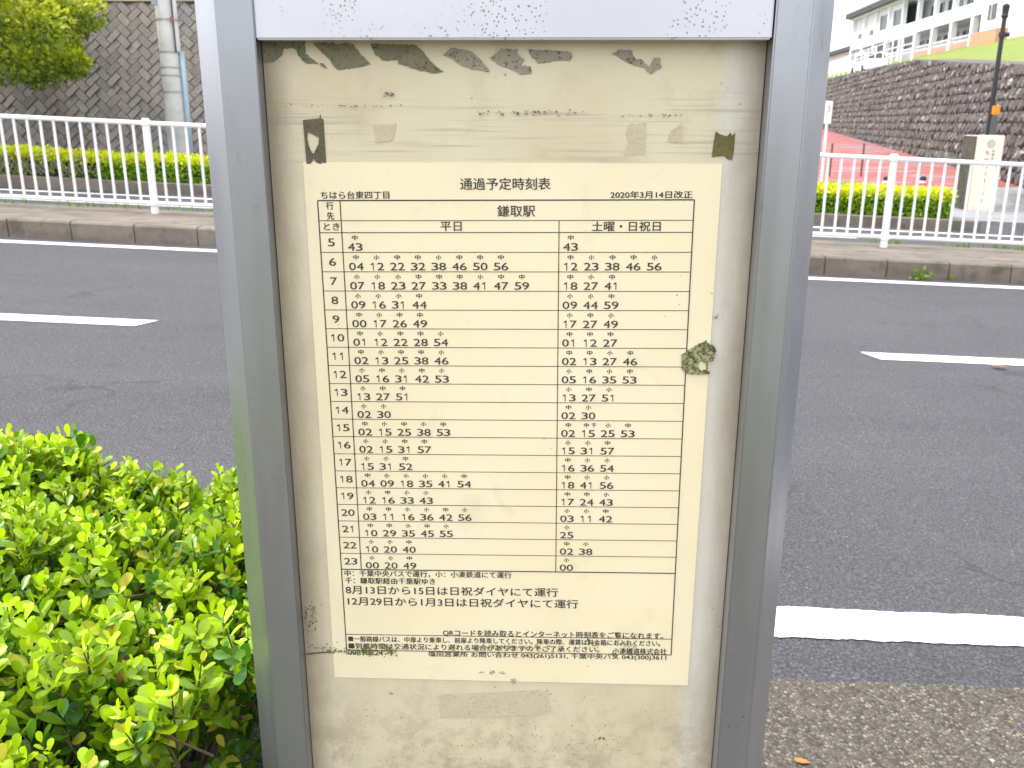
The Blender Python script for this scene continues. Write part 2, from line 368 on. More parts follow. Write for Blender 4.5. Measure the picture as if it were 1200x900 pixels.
def put(a0, a1, b0, b1, body, bold=.00011):
    """text filling the box a0..a1 (right) x b0..b1 (down) of the table frame"""
    v, f = glyphs(body)
    for k, o in enumerate((-bold, bold) if bold else (0,)):
        P = [T0 + tx*(a0+o+(a1-a0)*x) + ty*(b1+o*.5+(b0-b1)*y) for x, y in v]
        pm.add([(p[0], TY-.00003*k, p[1]) for p in P], f, 1)
def bar(a0, b0, a1, b1, wd=.0005):
    if abs(a1-a0) > abs(b1-b0): Q = [(a0, b0-wd/2), (a1, b0-wd/2), (a1, b0+wd/2), (a0, b0+wd/2)]
    else: Q = [(a0-wd/2, b0), (a0+wd/2, b0), (a0+wd/2, b1), (a0-wd/2, b1)]
    P = [T0+tx*a+ty*b_ for a, b_ in Q]
    y = TY+.0001 if abs(a1-a0) > abs(b1-b0) else TY
    pm.add([(p[0], y, p[1]) for p in P], [(0, 1, 2, 3)], 1)
def putpx(pL, pR, h, body):
    """text between two photo pixels (its left and right middle), h = height in photo px"""
    a0, bm0 = ab(*pL); a1, bm1 = ab(*pR); bm_ = (bm0+bm1)/2
    hh = abs(ab(pL[0], pL[1]+h/2)[1]-ab(pL[0], pL[1]-h/2)[1]); put(a0, a1, bm_-hh/2, bm_+hh/2, body)
A1 = ab(399, 234.5)[0]; A1b = ab(423.3, 666)[0]; A1 = (A1+A1b)/2; A2 = (ab(656, 259)[0]+ab(650.6, 668)[0])/2
B1 = ab(401, 258.5)[1]; B2 = ab(403, 272.5)[1]; BR = ab(423.3, 666.8)[1]; BN = ab(406.6, 742.7)[1]
RH = (BR-B2)/19
bar(0, 0, TW, 0, .0009); bar(0, 0, 0, TH, .0008); bar(TW, 0, TW, TH, .0008); bar(0, TH, TW, TH, .0007)
bar(A1, 0, A1, BR, .0007); bar(A2, B1, A2, BR, .0006); bar(A1, B1, TW, B1, .0005); bar(0, B1, A1, B1, .0006); bar(0, B2, TW, B2, .0006)
for k in range(1, 20): bar(0, B2+RH*k, TW, B2+RH*k, .0005 if k < 19 else .0009)
bar(0, BN, TW, BN, .0006)
DATA = """5|中43|中43
6|中04 小12 中22 中32 小38 中46 中50 中56|中12 小23 中38 中46 小56
7|小07 小18 小23 中27 中33 中38 小41 中47 中59|中18 小27 中41
8|小09 小16 小31 中44|小09 小44 中59
9|中00 小17 中26 中49|小17 中27 小49
10|中01 小12 中22 中28 小54|中01 中12 中27
11|中02 小13 中25 中38 小46|中02 中13 小27 中46
12|小05 中16 小31 中42 小53|小05 中16 小35 中53
13|小13 中27 中51|小13 中27 小51
14|小02 小30|中02 小30
15|中02 小15 中25 小38 中53|中02 千15 小25 中53
16|小02 小15 中31 中57|小15 小31 中57
17|小15 小31 中52|中16 小36 小54
18|中04 小09 小18 小35 小41 中54|中18 小41 小56
19|小12 中16 小33 小43|中17 中24 小43
20|中03 中11 小16 小36 中42 小56|小03 小11 中42
21|中10 中29 小35 中45 小55|小25
22|小10 小20 中40|中02 小38
23|小00 小20 中49|小00"""
PIT = .01525; DW, DH = .0049, .0056
cW = A1+.0040; cS = A2+.0032
def digits(a, b0, b1, s, wd, gap):
    for ch in s:
        if ch == '1':
            w1 = wd*.52; x0 = a+wd*.16; P = [(x0+w1*.62, b1), (x0+w1*.62, b0+(b1-b0)*.24), (x0, b0+(b1-b0)*.30), (x0, b0+(b1-b0)*.19), (x0+w1*.66, b0), (x0+w1*.86, b0), (x0+w1*.86, b1)]
            P = [T0+tx*p[0]+ty*p[1] for p in P]; pm.add([(p[0], TY, p[1]) for p in P], [(0, 1, 2, 3, 4, 5, 6)], 1); a += wd+gap; continue
        k = .52 if ch == '1' else 1.0
        off = wd*.20 if ch == '1' else 0
        put(a+off, a+off+wd*k, b0, b1, ch, .00006); a += wd+gap
for k, row in enumerate(DATA.split('\n')):
    hr, wd_, st_ = row.split('|'); b0 = B2+RH*k
    n = len(hr); wtot = n*.0050+(n-1)*.0006; a = A1/2-wtot/2
    digits(a, b0+RH*.29, b0+RH*.29+.0057, hr, .0050, .0006)
    for st, lst in ((cW, wd_), (cS, st_)):
        for j, it in enumerate(lst.split()):
            a = st+j*PIT
            digits(a, b0+RH*.53, b0+RH*.53+DH, it[1:], DW, .0008)
            c = a+DW+.00045
            if it[0] == '千':
                put(c-.0032, c+.0005, b0+RH*.13, b0+RH*.13+.0035, '中'); put(c+.0026, c+.0062, b0+RH*.13, b0+RH*.13+.0034, '千')
            else: put(c-.0020, c+.0020, b0+RH*.13, b0+RH*.13+.0035, it[0])
putpx((539.4, 215), (645, 215.6), 14, '通過予定時刻表')
putpx((376.3, 228.4), (456.4, 228.4), 9, 'ちはら台東四丁目')
putpx((715.5, 228), (811.3, 228), 8.6, '2020年3月14日改正')
putpx((583, 247.4), (627, 246.8), 13.5, '鎌取駅')
putpx((516.4, 265.2), (541, 265.2), 11, '平日')
putpx((693.6, 265), (774, 265), 11.5, '土曜・日祝日')
putpx((382.5, 241), (391, 241), 9, '行'); putpx((383.3, 252.8), (391.8, 252.8), 9, '先')
putpx((379.8, 265.4), (398.2, 265.4), 8.5, 'とき')
putpx((404, 671.6), (599.4, 673), 7.4, '中：千葉中央バスで運行，小：小湊鉄道にて運行')
putpx((404.8, 679.8), (510, 680.6), 7.2, '千：鎌取駅経由千葉駅ゆき')
putpx((405.5, 691), (653.7, 693), 10, '8月13日から15日は日祝ダイヤにて運行')
putpx((408, 704.2), (677.4, 706.7), 10, '12月29日から1月3日は日祝ダイヤにて運行')
putpx((519.3, 740.4), (777, 745.6), 8, 'QRコードを読み取るとインターネット時刻表をご覧になれます。')
putpx((408.6, 747.6), (773.5, 753.6), 6.6, '■一般路線バスは、中扉より乗車し、前扉より降車してください。降車の際、運賃は料金箱にお入れください。')
putpx((408.8, 756.6), (702, 760), 7, '■到着時間は交通状況により遅れる場合がありますのでご了承ください。')
putpx((718, 762.0), (781, 763), 7, '小湊鐵道株式会社')
putpx((408, 764), (449, 764.6), 5.5, '00890224')
putpx((502, 765.4), (780.5, 771), 7, '塩田営業所 お問い合わせ 043(261)5131, 千葉中央バス 043(300)3611')
pm.build('timetable_sheet', [paper_mat(), INK], bus)
bpy.data.objects.remove(_fo)

# ---- tape remnants, moss
def flat(name, outer, mat, zoom, holes=(), th=.0007, y=-.0001, rag=.0):
    """an outline read off the photograph as a thin piece stuck to the board"""
    ox, oy, sc = zoom
    def tr(P):
        q = [pan(ox+x/sc, oy+y_/sc) for x, y_ in P]; r = []
        for i, a in enumerate(q):
            b2 = q[(i+1) % len(q)]; d = math.hypot(b2[0]-a[0], b2[1]-a[1]); n = max(1, int(d/.0009))
            for k in range(n):
                t = k/n; j = rag if (k or rag) else 0
                r.append((a[0]+(b2[0]-a[0])*t+random.uniform(-j, j), a[1]+(b2[1]-a[1])*t+random.uniform(-j, j)))
        return r
    loops = [tr(outer)]+[tr(h) for h in holes]
    flatv = [p for l in loops for p in l]; n = len(flatv)
    tris = tessellate_polygon([[Vector((a, b_, 0)) for a, b_ in l] for l in loops])
    V = [(a, y-th, z) for a, z in flatv]+[(a, y, z) for a, z in flatv]; F = [tuple(t) for t in tris]; k = 0
    for l in loops:
        m = len(l); F += [(k+i, k+(i+1) % m, n+k+(i+1) % m, n+k+i) for i in range(m)]; k += m
    bm = bmesh.new(); vs = [bm.verts.new(v) for v in V]
    for f in F:
        try: bm.faces.new([vs[i] for i in f])
        except ValueError: pass
    bmesh.ops.recalc_face_normals(bm, faces=bm.faces[:]); me = bpy.data.meshes.new(name); bm.to_mesh(me); bm.free(); me.materials.append(mat)
    o = bpy.data.objects.new(name, me); COL.objects.link(o); o.parent = bus; return o
def residue(name, a, b_, dots=(.06, .055, .04)):
    m = Mt(name, rough=.8); c = m.ramp(m.noise(60, 6), (.3, a), (.7, b_))
    c = m.mix(m.ramp(m.noise(420, 3), (.56, 0.0), (.66, .8)), c, dots); m.base(c); m.bump(m.noise(300, 4), .0006); return m.m
OLIVE = residue('dried_olive_adhesive', (.150, .140, .085), (.215, .20, .130)); GREYR = residue('grey_adhesive', (.26, .235, .18), (.34, .31, .24))
DKTAPE = residue('old_brown_tape', (.085, .075, .045), (.13, .115, .07)); GRTAPE = residue('mossy_green_tape', (.10, .09, .025), (.16, .14, .04))
Z6 = (300, 30, 4.615); Z7 = (560, 30, 4.615)
flat('tape_remnant', [(38, 88), (265, 85), (270, 150), (300, 178), (335, 207), (270, 203), (235, 165), (210, 125), (150, 120), (140, 160), (100, 193), (46, 200)], OLIVE, Z6, rag=.00045)
flat('tape_remnant', [(345, 203), (365, 205), (385, 233), (352, 217)], OLIVE, Z6)
flat('tape_remnant', [(305, 95), (420, 95), (440, 105), (480, 95), (530, 105), (560, 150), (590, 175), (620, 208), (550, 226), (440, 238), (415, 213), (400, 185)], OLIVE, Z6, rag=.00045)
flat('tape_remnant', [(620, 98), (860, 105), (905, 140), (950, 200), (1010, 248), (960, 258), (880, 240), (770, 205), (765, 185), (690, 190), (640, 150)], OLIVE, Z6, rag=.00045)
flat('tape_remnant', [(519, 64.5), (529.5, 56), (549, 59), (560, 66), (568, 76), (574.5, 84), (566, 83), (553, 81), (541, 77), (530, 69)], GREYR, (0, 0, 1), rag=.0004)
flat('tape_remnant', [(65, 175), (130, 125), (220, 130), (210, 150), (255, 190), (230, 215), (285, 220), (290, 260), (230, 262), (190, 238), (120, 215)], GREYR, Z7, rag=.0004)
flat('tape_remnant', [(270, 130), (500, 140), (515, 165), (500, 190), (430, 188), (330, 205), (300, 180)], GREYR, Z7, rag=.0004)
flat('tape_remnant', [(730, 150), (770, 130), (830, 135), (850, 180), (890, 185), (925, 225), (955, 175), (985, 175), (990, 225), (935, 265), (900, 225), (850, 215), (790, 190)], GREYR, Z7, rag=.0004)
flat('tape_strip', [(255, 510), (345, 502), (348, 480), (352, 502), (365, 507), (380, 745), (365, 740), (350, 748), (330, 742), (310, 715), (300, 745), (285, 748), (275, 748)], DKTAPE, Z6,
     holes=[[(278, 575), (300, 582), (343, 606), (339, 640), (325, 668), (316, 690), (303, 690), (287, 655), (278, 612)]])['label'] = 'torn brown tape strip with a ragged hole'
flat('tape_strip', [(640, 710), (660, 725), (700, 737), (720, 717), (728, 735), (745, 717), (738, 810), (728, 865), (700, 858), (690, 843), (640, 845), (620, 850), (625, 800)], GRTAPE, (700, 0, 4.615))['label'] = 'short olive green tape strip'
GHOST = residue('tape_ghost_film', (.50, .435, .30), (.56, .495, .355), (.43, .37, .26))
for pts in ([(515, 813), (640, 808), (645, 836), (575, 840), (516, 841)], [(736, 146), (757, 143), (756, 181), (731, 182), (737, 168), (734, 158)], [(787, 153), (800, 144), (799, 168), (782, 166)], [(437, 146), (465, 145), (460, 165), (441, 168)]):
    flat('tape_ghost', pts, GHOST, (0, 0, 1), th=.00025, rag=.0005)
def moss_mat():
    m = Mt('speckled_moss', rough=.9); n = m.noise(330, 5, rough=.7)
    c = m.ramp(n, (.42, (.34, .33, .20)), (.5, (.16, .165, .06)), (.60, (.055, .065, .02))); m.base(c); m.bump(n, .001); return m.m
flat('moss_patch', [(125, 430), (155, 410), (210, 380), (260, 350), (310, 325), (330, 345), (390, 380), (385, 430), (370, 485), (330, 485), (325, 560), (350, 580), (300, 590), (230, 585), (150, 575), (125, 540)], moss_mat(), (780, 350, 6.667),
     holes=[[(250, 500), (280, 480), (315, 500), (318, 550), (270, 560), (248, 530)]], y=-.0011, rag=.0006)
def flecks(name, spots, mat, y=-.0010):
    b = MB()
    for u, z, r in spots:
        n = random.randint(5, 8); a0 = random.random()*6
        P = [(u+math.cos(a0+6.283*i/n)*r*random.uniform(.5, 1.2), z+math.sin(a0+6.283*i/n)*r*random.uniform(.4, 1.0)) for i in range(n)]
        b.add([(p[0], y-.0004, p[1]) for p in P]+[(p[0], y, p[1]) for p in P], [tuple(range(n))]+[(i, (i+1) % n, n+(i+1) % n, n+i) for i in range(n)])
    o = b.build(name, mat, bus); o['kind'] = 'stuff'; return o
MOSSG = residue('thin_green_moss', (.13, .15, .03), (.26, .25, .08), (.05, .06, .02))
sp = []
for (x0, y0, x1, y1, n, jy, r) in [(384, 762, 466, 763, 150, 3.0, .0009), (425, 760, 436, 763, 50, 5, .0010), (452, 757, 460, 764, 40, 4, .0010), (575, 757, 645, 758, 90, 2.4, .0008), (688, 749, 700, 757, 25, 4, .0008), (722, 752, 745, 757, 30, 3, .0007), (716, 765, 724, 770, 20, 3, .0008), (599, 795, 604, 797, 14, 3, .0009), (560, 756, 574, 758, 16, 3, .0007)]:
    for _ in range(n):
        t = random.random(); u, z = pan(x0+(x1-x0)*t, y0+(y1-y0)*t+random.gauss(0, jy*.6)); sp.append((u, z, r*random.uniform(.25, 1)))
flecks('moss_growth', sp, MOSSG)
SOOT = residue('dark_mildew', (.10, .085, .06), (.16, .14, .10), (.03, .03, .02))
sp = []
for (cx, cy, rx, ry, n, r) in [(363, 722, 6, 10, 60, .0008), (374, 757, 8, 2, 24, .0006), (598, 133, 24, 1.2, 40, .0007), (640, 131, 20, 1.0, 30, .0006), (395, 124, 34, .8, 40, .0005), (458, 110, 4, 2.5, 10, .0008), (765, 135, 20, .9, 22, .0006), (576, 787, 12, .8, 20, .0006), (458, 812, 1.5, 1.5, 4, .0009), (840, 372, 2, 2, 6, .0006), (852, 788, 10, 10, 8, .0006), (620, 870, 90, 14, 90, .00045), (480, 875, 60, 10, 40, .0004), (640, 835, 90, 14, 40, .0004), (700, 866, 20, 8, 22, .0005), (705, 864, 3, 1, 6, .0010)]:
    for _ in range(n):
        u, z = pan(cx+random.gauss(0, rx), cy+random.gauss(0, ry)); sp.append((u, z, r*random.uniform(.3, 1.1)))
for x in np.linspace(355, 388, 40):
    u, z = pan(x, 766-(x-355)*.09+random.uniform(-.5, .5)); sp.append((u, z, .0007))
sp = [q for q in sp if UL+.002 < q[0] < UR-.002]
flecks('mildew_specks', sp, SOOT)

# ================================================================== FOLIAGE
def leaf_mat(name, young, old, trans=.35, rough=.38, yellow=None):
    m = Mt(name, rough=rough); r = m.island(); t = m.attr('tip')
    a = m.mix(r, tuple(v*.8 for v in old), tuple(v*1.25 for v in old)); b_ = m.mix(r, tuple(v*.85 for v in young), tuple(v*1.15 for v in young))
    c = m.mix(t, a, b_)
    if yellow:
        c = m.mix(m.ramp(r, (.93, 0.0), (.97, .8)), c, yellow); c = m.mix(m.ramp(r, (.006, .9), (.009, 0.0)), c, (.30, .13, .05))
    m.base(c); tb = m.n.new('ShaderNodeBsdfTranslucent'); m.l.new(m.mix(.5, c, m.mix(1.0, c, (1.0, 1.1, .4), 'MULTIPLY')), tb.inputs[0])
    ms = m.n.new('ShaderNodeMixShader'); ms.inputs[0].default_value = trans
    o = m.n['Material Output']; m.l.new(m.b.outputs[0], ms.inputs[1]); m.l.new(tb.outputs[0], ms.inputs[2]); m.l.new(ms.outputs[0], o.inputs[0]); return m.m
LEAF = np.array([[0, 0, 0], [-.16, .28, .05], [0, .28, 0], [.16, .28, .05], [-.265, .58, .06], [0, .58, -.01], [.265, .58, .06], [-.235, .83, .045], [0, .84, -.03], [.235, .83, .045], [-.09, .98, -.02], [.09, .98, -.02]])
LTRI = np.array([[0, 2, 1], [0, 3, 2], [1, 2, 5], [1, 5, 4], [2, 3, 6], [2, 6, 5], [4, 5, 8], [4, 8, 7], [5, 6, 9], [5, 9, 8], [7, 8, 10], [8, 9, 11], [8, 11, 10]])
LEAF2 = np.array([[0, 0, 0], [-.32, .5, .06], [.32, .5, .06], [0, 1, -.03]]); LTRI2 = np.array([[0, 2, 1], [1, 2, 3]])
def leaves(name, pos, dirn, nor, size, tip, mat, parent, shape=LEAF, tri=LTRI):
    pos, dirn, nor, size, tip = map(np.asarray, (pos, dirn, nor, size, tip))
    d = dirn/np.linalg.norm(dirn, axis=1, keepdims=True); s = np.cross(d, nor); s /= np.linalg.norm(s, axis=1, keepdims=True)+1e-9; n = np.cross(s, d)
    V = pos[:, None]+size[:, None, None]*(s[:, None]*shape[None, :, :1]+d[:, None]*shape[None, :, 1:2]+n[:, None]*shape[None, :, 2:])
    k = len(shape); V = V.reshape(-1, 3); F = (tri[None]+(np.arange(len(pos))*k)[:, None, None]).reshape(-1)
    me = bpy.data.meshes.new(name); me.vertices.add(len(V)); me.vertices.foreach_set('co', V.astype(np.float32).ravel())
    nf = len(F)//3; me.loops.add(len(F)); me.loops.foreach_set('vertex_index', F.astype(np.int32)); me.polygons.add(nf)
    me.polygons.foreach_set('loop_start', np.arange(nf, dtype=np.int32)*3); me.polygons.foreach_set('use_smooth', np.ones(nf, bool))
    me.update(calc_edges=True)
    at = me.attributes.new('tip', 'FLOAT', 'POINT'); at.data.foreach_set('value', np.repeat(tip, k).astype(np.float32))
    me.materials.append(mat); o = bpy.data.objects.new(name, me); COL.objects.link(o); o.parent = parent; return o
def unit(v): return v/np.linalg.norm(v)
BARK = simple('twig_bark', (.09, .065, .04), .85, var=.35, scale=30, bump=.002)

# ---- boxwood bush beside the board
bush = empty('boxwood_bush', (-.95, 1.15, .12+zr(-.95)), 0, 'bright green leafy box bush growing behind the left side of the bus stop board', 'bush')
BX0, BX1, BY0, BY1 = -1.30, -.10, .40, 1.56
def top_h(x, y):
    h = .572 + .05*math.sin(5.1*x+1.0)*math.cos(4.3*y) + .03*math.sin(11*x+3*y) + .025*math.sin(17*y-6*x) + .05*(x+.75)
    ex = min(1, (x-BX0)/.25, (BX1+.02-x)/.25); ey = min(1, (y-BY0+.02)/.22, (BY1+.02-y)/.25)
    return h - .10*(1-max(0, ex))**2 - .16*(1-max(0, ey))**2
P = []; D = []; NN = []; S = []; TP = []; tw = MB()
def shoot(p, d, ln, big, tipv):
    d = unit(np.array(d)); a = unit(np.cross(d, RNG.normal(size=3))); b_ = np.cross(d, a); k = 0; s = 0.0
    while s < ln:
        f = s/ln; sz = big*(.75+.5*math.sin(math.pi*min(1, .25+f*.75)))*RNG.uniform(.75, 1.2)
        ax = a if k % 2 == 0 else b_
        q = p+d*s+RNG.normal(size=3)*.001
        for sg in (1, -1):
            if RNG.random() < .08: continue
            w_ = ax*sg*RNG.uniform(.7, 1.1)+d*RNG.uniform(.35, .95)+RNG.normal(size=3)*.16+np.array([0, 0, .12])
            nrm = d*1.0-ax*sg*.5+RNG.normal(size=3)*.25
            P.append(q); D.append(w_); NN.append(nrm); S.append(sz); TP.append(min(1, max(0, tipv*(.35+.75*f)+RNG.normal()*.12)))
        s += RNG.uniform(.0075, .0115)*big/.02; k += 1
    P.append(p+d*ln); D.append(d+RNG.normal(size=3)*.2); NN.append(unit(np.cross(d, RNG.normal(size=3)))); S.append(big*.8); TP.append(tipv)
def clear(p): return p[1] > .74 or p[0] < -.305+.3*max(0, p[1]-.62)
def surf_sample():
    u = RNG.random()
    if u < .62:
        x = RNG.uniform(BX0, BX1); y = RNG.uniform(BY0, BY1); return np.array([x, y, top_h(x, y)]), np.array([0, -.05, 1.0])
    if u < .86:
        x = RNG.uniform(BX0, BX1); t = RNG.random(); return np.array([x, BY0-.02+.03*math.sin(9*x), top_h(x, BY0)*t]), np.array([0, -1, .35])
    if u < .93:
        y = RNG.uniform(BY0, BY1); t = RNG.random(); return np.array([BX1, y, top_h(BX1, y)*t]), np.array([1, 0, .35])
    x = RNG.uniform(BX0, BX1); t = RNG.random(); return np.array([x, BY1, top_h(x, BY1)*t]), np.array([0, 1, .35])
off = np.array([0.95, -1.15, 0])
nsh = 0
for _ in range(9500):
    p, n = surf_sample()
    while not clear(p): p, n = surf_sample()
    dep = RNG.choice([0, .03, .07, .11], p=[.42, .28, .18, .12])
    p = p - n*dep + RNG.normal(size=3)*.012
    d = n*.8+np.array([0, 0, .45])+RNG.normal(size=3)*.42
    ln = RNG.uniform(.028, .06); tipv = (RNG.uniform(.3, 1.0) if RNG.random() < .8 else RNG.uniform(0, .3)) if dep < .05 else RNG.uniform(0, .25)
    if dep == 0 and RNG.random() < .10 and n[2] > .5: ln = RNG.uniform(.06, .105); d = n+RNG.normal(size=3)*.22; tipv = 1.0
    p0 = p-unit(d)*ln*.7
    if dep < .05 and RNG.random() < .5:
        a = p0+off; e = a+unit(d)*ln*.95; tw.tube([a-unit(d)*.05, a, e], [.0016, .0013, .0007], n=4, cap=False)
    shoot(p0+off, d, ln, RNG.uniform(.0145, .0225), tipv)
print('bush leaves', len(P))
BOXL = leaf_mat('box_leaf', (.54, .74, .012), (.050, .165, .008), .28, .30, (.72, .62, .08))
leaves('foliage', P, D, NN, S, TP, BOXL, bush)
for _ in range(150):                                          # main branches inside
    x = RNG.uniform(BX0+.1, -.42); y = RNG.uniform(BY0+.08, BY1-.08); h_ = top_h(x, y)
    q = np.array([x, y, 0])+off; tw.tube([q*np.array([.8, .8, 0]), q+np.array([0, 0, h_*.5]), q+np.array([RNG.normal()*.05, RNG.normal()*.05, h_-.05])], [.008, .005, .002], n=5, cap=False)
tw.build('branches', BARK, bush)
b = MB(); nx, ny = 14, 8; V = []; F = []
for j in range(ny+1):
    for i in range(nx+1):
        x = BX0+.1+(-.42-BX0-.1)*i/nx; y = BY0+.1+(BY1-BY0-.2)*j/ny; V.append((x+off[0], y+off[1], max(.02, top_h(x, y)-.17)))
for j in range(ny):
    for i in range(nx): q = j*(nx+1)+i; F.append((q, q+1, q+nx+2, q+nx+1))
b.add(V, F); b.build('twig_mass', simple('dry_twig_litter', (.035, .03, .018), .95, var=.5, scale=40), bush)

# ---- clipped hedge across the street
HX0, HX1, HY0, HY1 = -16.0, 6.75, 14.05, 14.75
hedge = empty('clipped_hedge', (0, 14.4, zr(0)+.14), 0, 'long low clipped hedge with yellow green top across the street behind the white railing', 'hedge')
P = []; D = []; NN = []; S = []; TP = []
n = 52000
u = RNG.random(n); x = RNG.uniform(HX0, HX1, n); lump = .05*np.sin(x*2.3)+.03*np.sin(x*5.7+1)
h = .335+.025*(x > 0)+lump*.3
yy = RNG.uniform(HY0, HY1, n); top = u < .5; frt = (u >= .5) & (u < .9)
zz = np.where(top, h+RNG.normal(size=n)*.025, h*RNG.random(n)); yy = np.where(top, yy, np.where(frt, HY0+RNG.normal(size=n)*.03, HY1+RNG.normal(size=n)*.03))
endm = RNG.random(n) < .03; x = np.where(endm, HX1+RNG.normal(size=n)*.03, x); yy = np.where(endm, RNG.uniform(HY0, HY1, n), yy)
edge = np.clip((zz-h+.10)/.10, 0, 1); yy = np.where(frt, yy+.03*edge**2, yy)
pos = np.stack([x, yy-14.4, zz+SLOPE*0-SLOPE*x], 1)
d = RNG.normal(size=(n, 3))*.8+np.stack([0*x, np.where(frt, -.7, 0), np.where(top, .9, .3)], 1)
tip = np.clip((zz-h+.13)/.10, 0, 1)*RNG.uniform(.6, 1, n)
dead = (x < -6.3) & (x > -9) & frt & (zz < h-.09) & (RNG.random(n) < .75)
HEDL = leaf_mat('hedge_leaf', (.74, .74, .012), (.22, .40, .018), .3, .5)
k = ~dead
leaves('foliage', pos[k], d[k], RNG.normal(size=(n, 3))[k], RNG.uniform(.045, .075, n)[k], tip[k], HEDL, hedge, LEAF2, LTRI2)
b = MB()
for i in range(130):
    xx = RNG.uniform(-8.8, -6.3); z0 = RNG.uniform(.02, .15); q = np.array([xx, HY0-14.4+RNG.uniform(-.04, .03), z0-SLOPE*xx])
    b.tube([q, q+np.array([RNG.normal()*.12, -.02, RNG.uniform(.12, .3)])], [.008, .003], n=4, cap=False)
b.build('dead_twigs', simple('bleached_twig', (.30, .24, .18), .9), hedge)
b = MB(); b.box(HX0+.1, 0, HY0-14.4+.08, HY1-14.4-.08, 0, .27, shear=SLOPE); b.box(0.001, HX1-.12, HY0-14.4+.08, HY1-14.4-.08, 0, .29, shear=SLOPE); b.build('twig_mass', simple('hedge_interior', (.03, .04, .015), .95), hedge)

# ---- tree above the left wall
def tree(loc, label, rx, rz_, h_tr, nl, mat, sun_l):
    t = empty('broadleaf_tree', loc, 0, label, 'tree'); tm = MB()
    tm.tube([(0, 0, -.2), (.05, 0, h_tr*.5), (0, .05, h_tr), (.1, 0, h_tr+.9)], [.16, .13, .11, .06], n=10)
    cl = []
    for i in range(58):
        v = RNG.normal(size=3); v = unit(v)*RNG.uniform(.35, 1.0)**.6; c = np.array([v[0]*rx, v[1]*rx, h_tr+rz_*.75+v[2]*rz_]); cl.append(c)
        if i < 26: m_ = np.array([c[0]*.45, c[1]*.45, h_tr+(c[2]-h_tr)*.35]); tm.tube([(0, 0, h_tr*RNG.uniform(.75, 1)), m_, c], [.05, .03, .01], n=5, cap=False)
    tm.build('trunk', BARK, t)
    P = []; N2 = []; D = []; S = []; T = []
    for c in cl:
        r = RNG.uniform(.32, .6); m_ = nl//58; v = RNG.normal(size=(m_, 3)); v /= np.linalg.norm(v, axis=1, keepdims=True); v *= (RNG.random((m_, 1))**.45)*r*np.array([1, 1, .75])
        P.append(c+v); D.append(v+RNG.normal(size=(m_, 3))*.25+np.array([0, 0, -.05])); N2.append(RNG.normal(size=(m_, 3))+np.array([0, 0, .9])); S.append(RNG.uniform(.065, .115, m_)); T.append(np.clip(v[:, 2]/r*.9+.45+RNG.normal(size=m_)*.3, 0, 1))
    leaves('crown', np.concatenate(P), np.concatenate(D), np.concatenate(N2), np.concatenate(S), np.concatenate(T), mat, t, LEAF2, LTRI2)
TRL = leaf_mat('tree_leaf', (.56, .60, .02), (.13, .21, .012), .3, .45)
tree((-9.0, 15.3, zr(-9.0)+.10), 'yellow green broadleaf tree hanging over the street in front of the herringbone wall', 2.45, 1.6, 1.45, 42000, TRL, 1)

# ================================================================== GUARD FENCE ON THE MEDIAN
FY = 9.6
fence = empty('guard_railing', (0, FY, .172), 0, 'white steel pedestrian railing with upright bars running along the median kerb', 'railing')
PX = [-3.775+2.58*k for k in range(-3, 7)]
for k, x in enumerate(PX):
    b = MB(); z = zr(x)
    b.tube([(x, 0, z-.1), (x, 0, z+.955), (x, 0, z+.965)], [.038, .038, .030], n=14)
    b.tube([(x, 0, z+.90), (x, 0, z+.945)], [.050, .050], n=14); b.tube([(x, 0, z+.085), (x, 0, z+.13)], [.05, .05], n=14)
    o = b.build('post', WHITE, fence, smooth=False)
    if k == len(PX)-1: break
    x1 = PX[k+1]; b = MB()
    for zz_ in (.917, .108):
        b.tube([(x+.03, 0, zr(x+.03)+zz_), (x1-.03, 0, zr(x1-.03)+zz_)], .024 if zz_ > .5 else .022, n=10)
    pn = b.build('rail_panel', WHITE, fence); bm0 = None; n_ = 18
    for j in range(n_):
        xx = x+2.58*(j+1)/(n_+1.0)
        if bm0 is None:
            q = MB(); q.tube([(0, 0, 0), (0, 0, .80)], .0145, n=8); o = q.build('bar', WHITE, pn); bm0 = o.data
        else: o = bpy.data.objects.new('bar', bm0); COL.objects.link(o); o.parent = pn
        o.location = (xx, 0, zr(xx)+.112)

# weeds at kerb foot and along the back of the median
WEED = leaf_mat('weed_leaf', (.20, .33, .03), (.09, .19, .02), .3, .5)
def weed(loc, r, n_, label, blade=False, cat='weed', kind=None, spread=None):
    t = []
    v = RNG.normal(size=(n_, 3)); 
    if blade: base = np.zeros((n_, 3)); d = np.stack([RNG.normal(size=n_)*.35, RNG.normal(size=n_)*.3, np.ones(n_)], 1); sz = RNG.uniform(.5, 1, n_)*r
    else: base = v*r*.33; base[:, 2] = abs(base[:, 2])+.005; d = v+np.array([0, 0, .4]); sz = RNG.uniform(.3, .6, n_)*r
    if spread is not None: base = base+spread
    sh = LEAF2*np.array([.22, 1, 1]) if blade else LEAF2
    o = leaves('grass_tufts' if kind else 'weed', base, d, RNG.normal(size=(n_, 3)), sz, RNG.random(n_), WEED, None, sh, LTRI2)
    o.location = loc; return tag(o, label if not kind else None, cat if not kind else None, None, kind)
p = on_wall(1080, 326, 8.50); weed((p[0], 8.52, zr(p[0])+.004), .10, 60, 'bushy green weed sprouting at the foot of the kerb right of the board')
p = on_wall(1118, 328, 8.50); weed((p[0], 8.53, zr(p[0])+.004), .09, 16, 'thin upright green weed at the foot of the kerb, right of the bushy weed', True)
xs_ = np.concatenate([RNG.uniform(-8, -1, 900), RNG.choice([4.2, 5.0, 5.4, 5.6, 6.1], 300)+RNG.normal(size=300)*.10])
